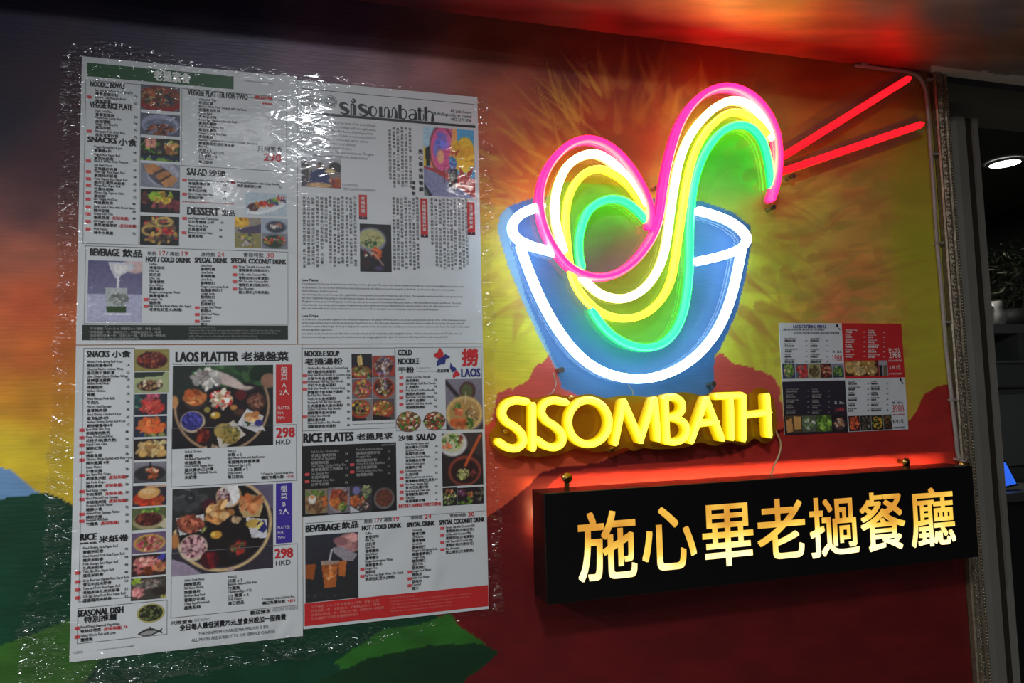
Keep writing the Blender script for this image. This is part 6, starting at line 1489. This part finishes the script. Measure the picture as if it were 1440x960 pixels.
TEA = [('g', (52, 52, 62), (40, 40, 44)), ('p', [(0, .58), (1, .58), (1, 1), (0, 1)], (46, 46, 48)), ('e', .84, .16, .28, .16, (190, 136, 136)), ('s', .86, .14, .2, .1, 12, .12, [(206, 150, 146), (160, 110, 114)]), ('p', [(.5, .22), (.66, .2), (.98, .34), (.9, .44), (.72, .42), (.55, .30)], (150, 142, 150)), ('l', .5, .24, .44, .44, .014, (226, 222, 220)),
       ('p', [(0, .44), (.2, .44), (.16, .66), (0, .64)], (150, 80, 40)), ('p', [(.30, .42), (.62, .44), (.56, .80), (.36, .80)], (176, 96, 46)), ('s', .46, .56, .1, .12, 24, .06, [(206, 120, 56), (150, 80, 40), (220, 160, 110)]), ('p', [(.62, .42), (.78, .42), (.74, .66), (.62, .64)], (190, 106, 50)), ('p', [(.3, .40), (.62, .41), (.62, .46), (.3, .46)], (160, 140, 130)), ('s', .4, .9, .4, .06, 10, .03, [(96, 96, 104)])]
picture('drink_photo', 'h', (132, 303, 466, 752), TEA, s4, 104)
r_ = rect('h', 138, 640, 1294, 898); zt2 = W(*Z('h', 138, 755))[2]; zb2 = W(*Z('h', 148, 897))[2]
r_ = (0.0085, XR-0.0005, zb2, zt2)
mb = MB(); quad(mb, r_, Y_PIC); mb.build('notice_band', M['redband'], s4)
mb = MB()
for i, t_ in enumerate(['午市優惠 17:00-17:45 惠顧滿60 / 海鮮 / 套餐 / 22送', '所有飯配一杯，凍飲加2元，奶類飲品加5元，橄欖', '加送時令甜品一份，加配2元一碟，香茶加送一杯飲料', '所有優惠不可與其他優惠同時使用']):
    word(mb, t_, r_[0]+0.010, r_[3]-0.0080-i*0.0058, 0.0046, Y_TXT, 1.0, 0.01)
for i, t_ in enumerate(['LUNCH SPECIAL NOTICE', 'Customers who order lunch sets may add a hot drink for free. Cold drinks are two dollars more,', 'milk drinks are five dollars more. Daily dessert may be added to any set for two dollars. Free', 'refills of fragrant tea are offered with every dish ordered before closing.', 'All offers cannot be used together with any other promotion or discount.']):
    word(mb, t_, r_[0]+0.128, r_[3]-0.0062-i*0.0050, 0.0042, Y_TXT, 0.78, 0.0)
mb.build('notice_text', plain('pale_red_ink', (222, 120, 112), .5), s4)

# ---- small catering menu on the right
cx0, cx1, cz0, cz1 = 0.867, 1.152, 1.468, 1.677
s5 = sheet('small four-panel catering menu in white, red and black right of the neon bowl', cx0, cx1, cz0, cz1, 'catering_menu', None)
xm_ = W(*Z('m', 600, 300))[0]; zm_ = W(*Z('m', 615, 495))[2]
mb = MB(); quad(mb, (xm_, cx1, zm_+.0012, cz1), Y_PIC); mb.build('red_panel', M['redband'], s5)
mb = MB(); quad(mb, (cx0, xm_, cz0, zm_-.002), Y_PIC); mb.build('black_panel', M['navyband'], s5)
head('m', 'LAOS CATERING MENU', 262, 128, 480, 152, s5, 'blue_ink', 0.012)
mb = MB()
word_fit(mb, '1988', *rect('m', 528, 330, 592, 374), Y_TXT, 0, 1); word_fit(mb, '3988', *rect('m', 930, 665, 1008, 716), Y_TXT, 0, 1)
word_fit(mb, '20 - 25人', *rect('m', 526, 298, 590, 318), Y_TXT, 0.01, 0); word_fit(mb, '40 - 50人', *rect('m', 928, 640, 1006, 662), Y_TXT, 0.01, 0)
word_fit(mb, '$ 78 / 位', *rect('m', 934, 762, 1006, 794), Y_TXT, 0.01, 0)
word_fit(mb, '由 23:00 前訂購 可享優惠 歡迎查詢 到會服務', *rect('m', 266, 174, 572, 190), Y_TXT, .01, 3); word_fit(mb, '適合派對聚會及公司活動', *rect('m', 194, 154, 470, 166), Y_TXT, .01, 3)
word_fit(mb, '全單另加送貨服務費', *rect('m', 930, 726, 1012, 738), Y_TXT, .01, 2); word_fit(mb, '24小時前預訂查詢熱線', *rect('m', 930, 812, 1012, 828), Y_TXT, .01, 3)
ITEMS = [('Assorted Spring Rolls', '雜錦春卷拼盤'), ('Papaya Salad', '青木瓜沙律'), ('Grilled Chicken Wings', '香茅雞翼'), ('Pork Neck', '燒豬頸肉'), ('Sticky Rice Platter', '糯米飯拼盤'), ('Lao Sausage', '老撾肉腸'), ('Rice Paper Rolls', '米紙卷'), ('Coconut Dessert', '椰香甜品')]
def crow(x, y, n, ink, xp, st, dy=36):
    rows(mb, 'm', x, [(y+dy*i, ITEMS[(i+st) % 8][0], ITEMS[(i+st) % 8][1], 'x%d' % (20+5*i)) for i in range(n)], xp, ink=ink, esz=.0036, csz=.0040, cond=.85)
crow(203, 215, 5, 0, 342, 0); crow(376, 215, 5, 0, 482, 4); crow(632, 508, 6, 0, 760, 1); crow(786, 506, 6, 0, 890, 3)
mb.build('menu_text', TXT, s5)
mb = MB(); crow(612, 158, 6, 4, 735, 2, 33); crow(765, 160, 6, 4, 868, 5, 33); crow(214, 558, 5, 5, 356, 0); crow(388, 558, 5, 5, 494, 3)
word_fit(mb, '30 - 40人', *rect('m', 904, 282, 982, 304), Y_TXT, .01, 4); word_fit(mb, '2988', *rect('m', 908, 308, 986, 352), Y_TXT, 0, 4); word_fit(mb, '全單另加送貨服務費', *rect('m', 904, 362, 994, 376), Y_TXT, 0, 4); word_fit(mb, '$ 88 / 位', *rect('m', 912, 396, 986, 432), Y_TXT, 0, 4); word_fit(mb, '24小時前預訂查詢熱線', *rect('m', 906, 450, 992, 464), Y_TXT, 0, 4)
word_fit(mb, '25 - 30人', *rect('m', 540, 638, 606, 664), Y_TXT, .01, 4); word_fit(mb, '2488', *rect('m', 540, 684, 606, 712), Y_TXT, 0, 2)
mb.build('panel_text', TXT, s5)
mb = MB(); fm = lambda s: [(lambda p: (p[0], Y_TXT, p[2]))(W(*Z('m', *q))) for q in s]
for s_ in ([(550, 128), (560, 122), (568, 136), (556, 148)], [(566, 150), (572, 148), (580, 164), (574, 164)], [(978, 488), (986, 484), (994, 500), (984, 508)], [(990, 510), (996, 508), (1006, 526), (998, 526)]):
    mb.add(fm(s_), [(0, 1, 2, 3)], 0)
mb.build('map_drawing', M['ink'], s5)
CAT = [((190, 388, 274, 492), [('bg', (60, 64, 96)), ('e', .5, .5, .42, .46, (150, 140, 110)), ('s', .5, .5, .36, .4, 50, .12, HERB+[(206, 180, 150)])]), ((278, 390, 362, 490), [('bg', (90, 100, 110)), ('s', .55, .5, .4, .42, 40, .16, [(206, 84, 80), (220, 110, 100), (190, 60, 60)])]),
       ((364, 388, 443, 488), [('bg', (150, 140, 96)), ('s', .5, .55, .4, .36, 60, .12, [(84, 70, 44), (110, 96, 60), (60, 50, 34)])]), ((445, 388, 523, 486), [('bg', (70, 44, 36)), ('s', .5, .5, .46, .46, 60, .13, [(200, 150, 120), (150, 70, 50), (96, 40, 34)])]),
       ((526, 388, 604, 484), [('g', (140, 140, 160), (60, 60, 66)), ('s', .5, .55, .46, .32, 50, .12, HERB)]), ((612, 368, 836, 474), [('bg', (70, 44, 30)), ('s', .45, .4, .5, .5, 20, .12, [(190, 150, 90), (150, 110, 60)]), ('e', .15, .45, .16, .4, (206, 166, 96)), ('e', .46, .62, .2, .36, (200, 170, 116)), ('e', .8, .62, .18, .32, (160, 130, 80)), ('e', .7, .15, .24, .2, (176, 130, 70)), ('s', .5, .5, .4, .4, 30, .06, [(220, 190, 130), (150, 116, 70)])]),
       ((840, 368, 900, 472), [('bg', (160, 156, 164)), ('p', [(.05, .3), (.4, .3), (.4, 1), (.05, 1)], (40, 34, 34)), ('p', [(.5, .35), (.9, .3), (.9, 1), (.5, 1)], (110, 96, 76))]), ((210, 738, 320, 858), [('bg', (90, 70, 50)), ('p', [(.05, .3), (.4, .15), (.45, .9), (.1, 1)], (206, 150, 90)), ('p', [(.5, .05), (.95, .1), (.95, .8), (.55, .8)], (214, 160, 96))]),
       ((322, 738, 418, 852), [('bg', (90, 96, 80)), ('s', .45, .45, .4, .36, 40, .13, [(220, 220, 206), (170, 180, 150), (110, 130, 84)])]), ((420, 736, 522, 850), [('bg', (70, 90, 44)), ('s', .5, .5, .46, .44, 50, .12, [(120, 170, 60), (150, 190, 80), (90, 120, 50)])]), ((526, 736, 624, 848), [('bg', (44, 34, 36)), ('e', .5, .55, .42, .4, (84, 64, 66)), ('s', .5, .45, .3, .28, 30, .1, [(206, 130, 84), (220, 200, 180)])]),
       ((636, 740, 712, 846), [('bg', (80, 40, 36)), ('s', .5, .5, .4, .4, 40, .14, [(220, 110, 60), (206, 84, 50)])]), ((714, 738, 788, 842), [('bg', (50, 44, 44)), ('s', .5, .5, .44, .44, 40, .12, [(170, 150, 130), (110, 90, 70), (60, 70, 50)])]), ((790, 736, 870, 838), [('bg', (50, 40, 30)), ('s', .5, .5, .44, .4, 40, .12, [(220, 180, 60), (120, 150, 50), (190, 110, 60)])]), ((872, 732, 926, 834), [('bg', (44, 36, 30)), ('s', .5, .5, .44, .44, 30, .16, [(120, 90, 60), (96, 110, 56), (150, 70, 50)])])]
for i, (b_, ops) in enumerate(CAT):
    picture('food_photo', 'm', b_, ops, s5, 120+i, y=Y_TXT, res=0.0009)
bpy.data.objects.remove(_fo)

# ------------------------------------------------------------------ wrinkled clear plastic film over the four sheets
fx = np.arange(-0.415, 0.318, 0.0022); fz = np.arange(1.125, 2.115, 0.0022)
FX, FZ = np.meshgrid(fx, fz)
fpx, fpy = proj(np.stack([FX, np.zeros_like(FX), FZ], -1))
outline = [(122, 64), (150, 60), (190, 66), (300, 92), (430, 104), (560, 120), (640, 132), (684, 138), (690, 200), (692, 400), (700, 600), (706, 780), (706, 858), (640, 872), (560, 896), (430, 926), (330, 940), (250, 952), (180, 968), (60, 985), (26, 975),
           (24, 930), (30, 860), (50, 815), (62, 790), (66, 640), (72, 560), (78, 420), (80, 300), (84, 160), (88, 80), (100, 62)]
wob1 = (vnoise(FX*60, FZ*60, 501, 3)-0.5)*14; wob2 = (vnoise(FX*60, FZ*60, 511, 3)-0.5)*14
keep = inside(fpx+wob1, fpy+wob2, outline)
# distance outside / near the paper edge: strong creases there, gentle ones over the print
de = np.minimum.reduce([FX-XL, XR-FX, FZ-ZBL, ZTL-FZ])
out = np.clip((0.012-de)/0.03, 0, 1)
left = np.clip((-0.17-FX)/0.13, 0, 1)
low = np.clip((1.36-FZ)/0.16, 0, 1)
top = np.clip((FZ-1.86)/0.1, 0, 1)*np.clip(1-np.abs(FX+0.0)/0.06, 0, 1)
amp = 0.022+0.85*out+0.16*left+0.09*low+0.10*top+0.30*np.clip((FZ-1.9)/0.15, 0, 1)*np.clip((-0.1-FX)/0.1, 0, 1)
r1 = vnoise(FX*16+5, FZ*22+3, 601, 2)-0.5
r2 = vnoise(FX*9+FZ*14, FZ*34-FX*5, 611, 2, True)-0.5
h_ = np.clip(0.0046+np.minimum(amp, 0.9)*(0.0034*r1+0.0030*r2), 0.0028, 0.03)
amp = np.clip(amp*(0.35+1.2*vnoise(FX*18, FZ*18, 641, 2)), 0, 1.6)
Pf = np.stack([FX, -h_, FZ], -1)
kf = keep[:-1, :-1] & keep[1:, 1:] & keep[:-1, 1:] & keep[1:, :-1]
film = grid_mesh('plastic_film', Pf, np.stack([amp]*3, -1), [M['film']], keep=kf)
tag(film, 'wrinkled clear plastic film stretched over the four white menu sheets', 'plastic film')
bmf = film.data
import bmesh
bm_ = bmesh.new(); bm_.from_mesh(bmf)
bmesh.ops.delete(bm_, geom=[v for v in bm_.verts if not v.link_faces], context='VERTS'); bm_.to_mesh(bmf); bm_.free()
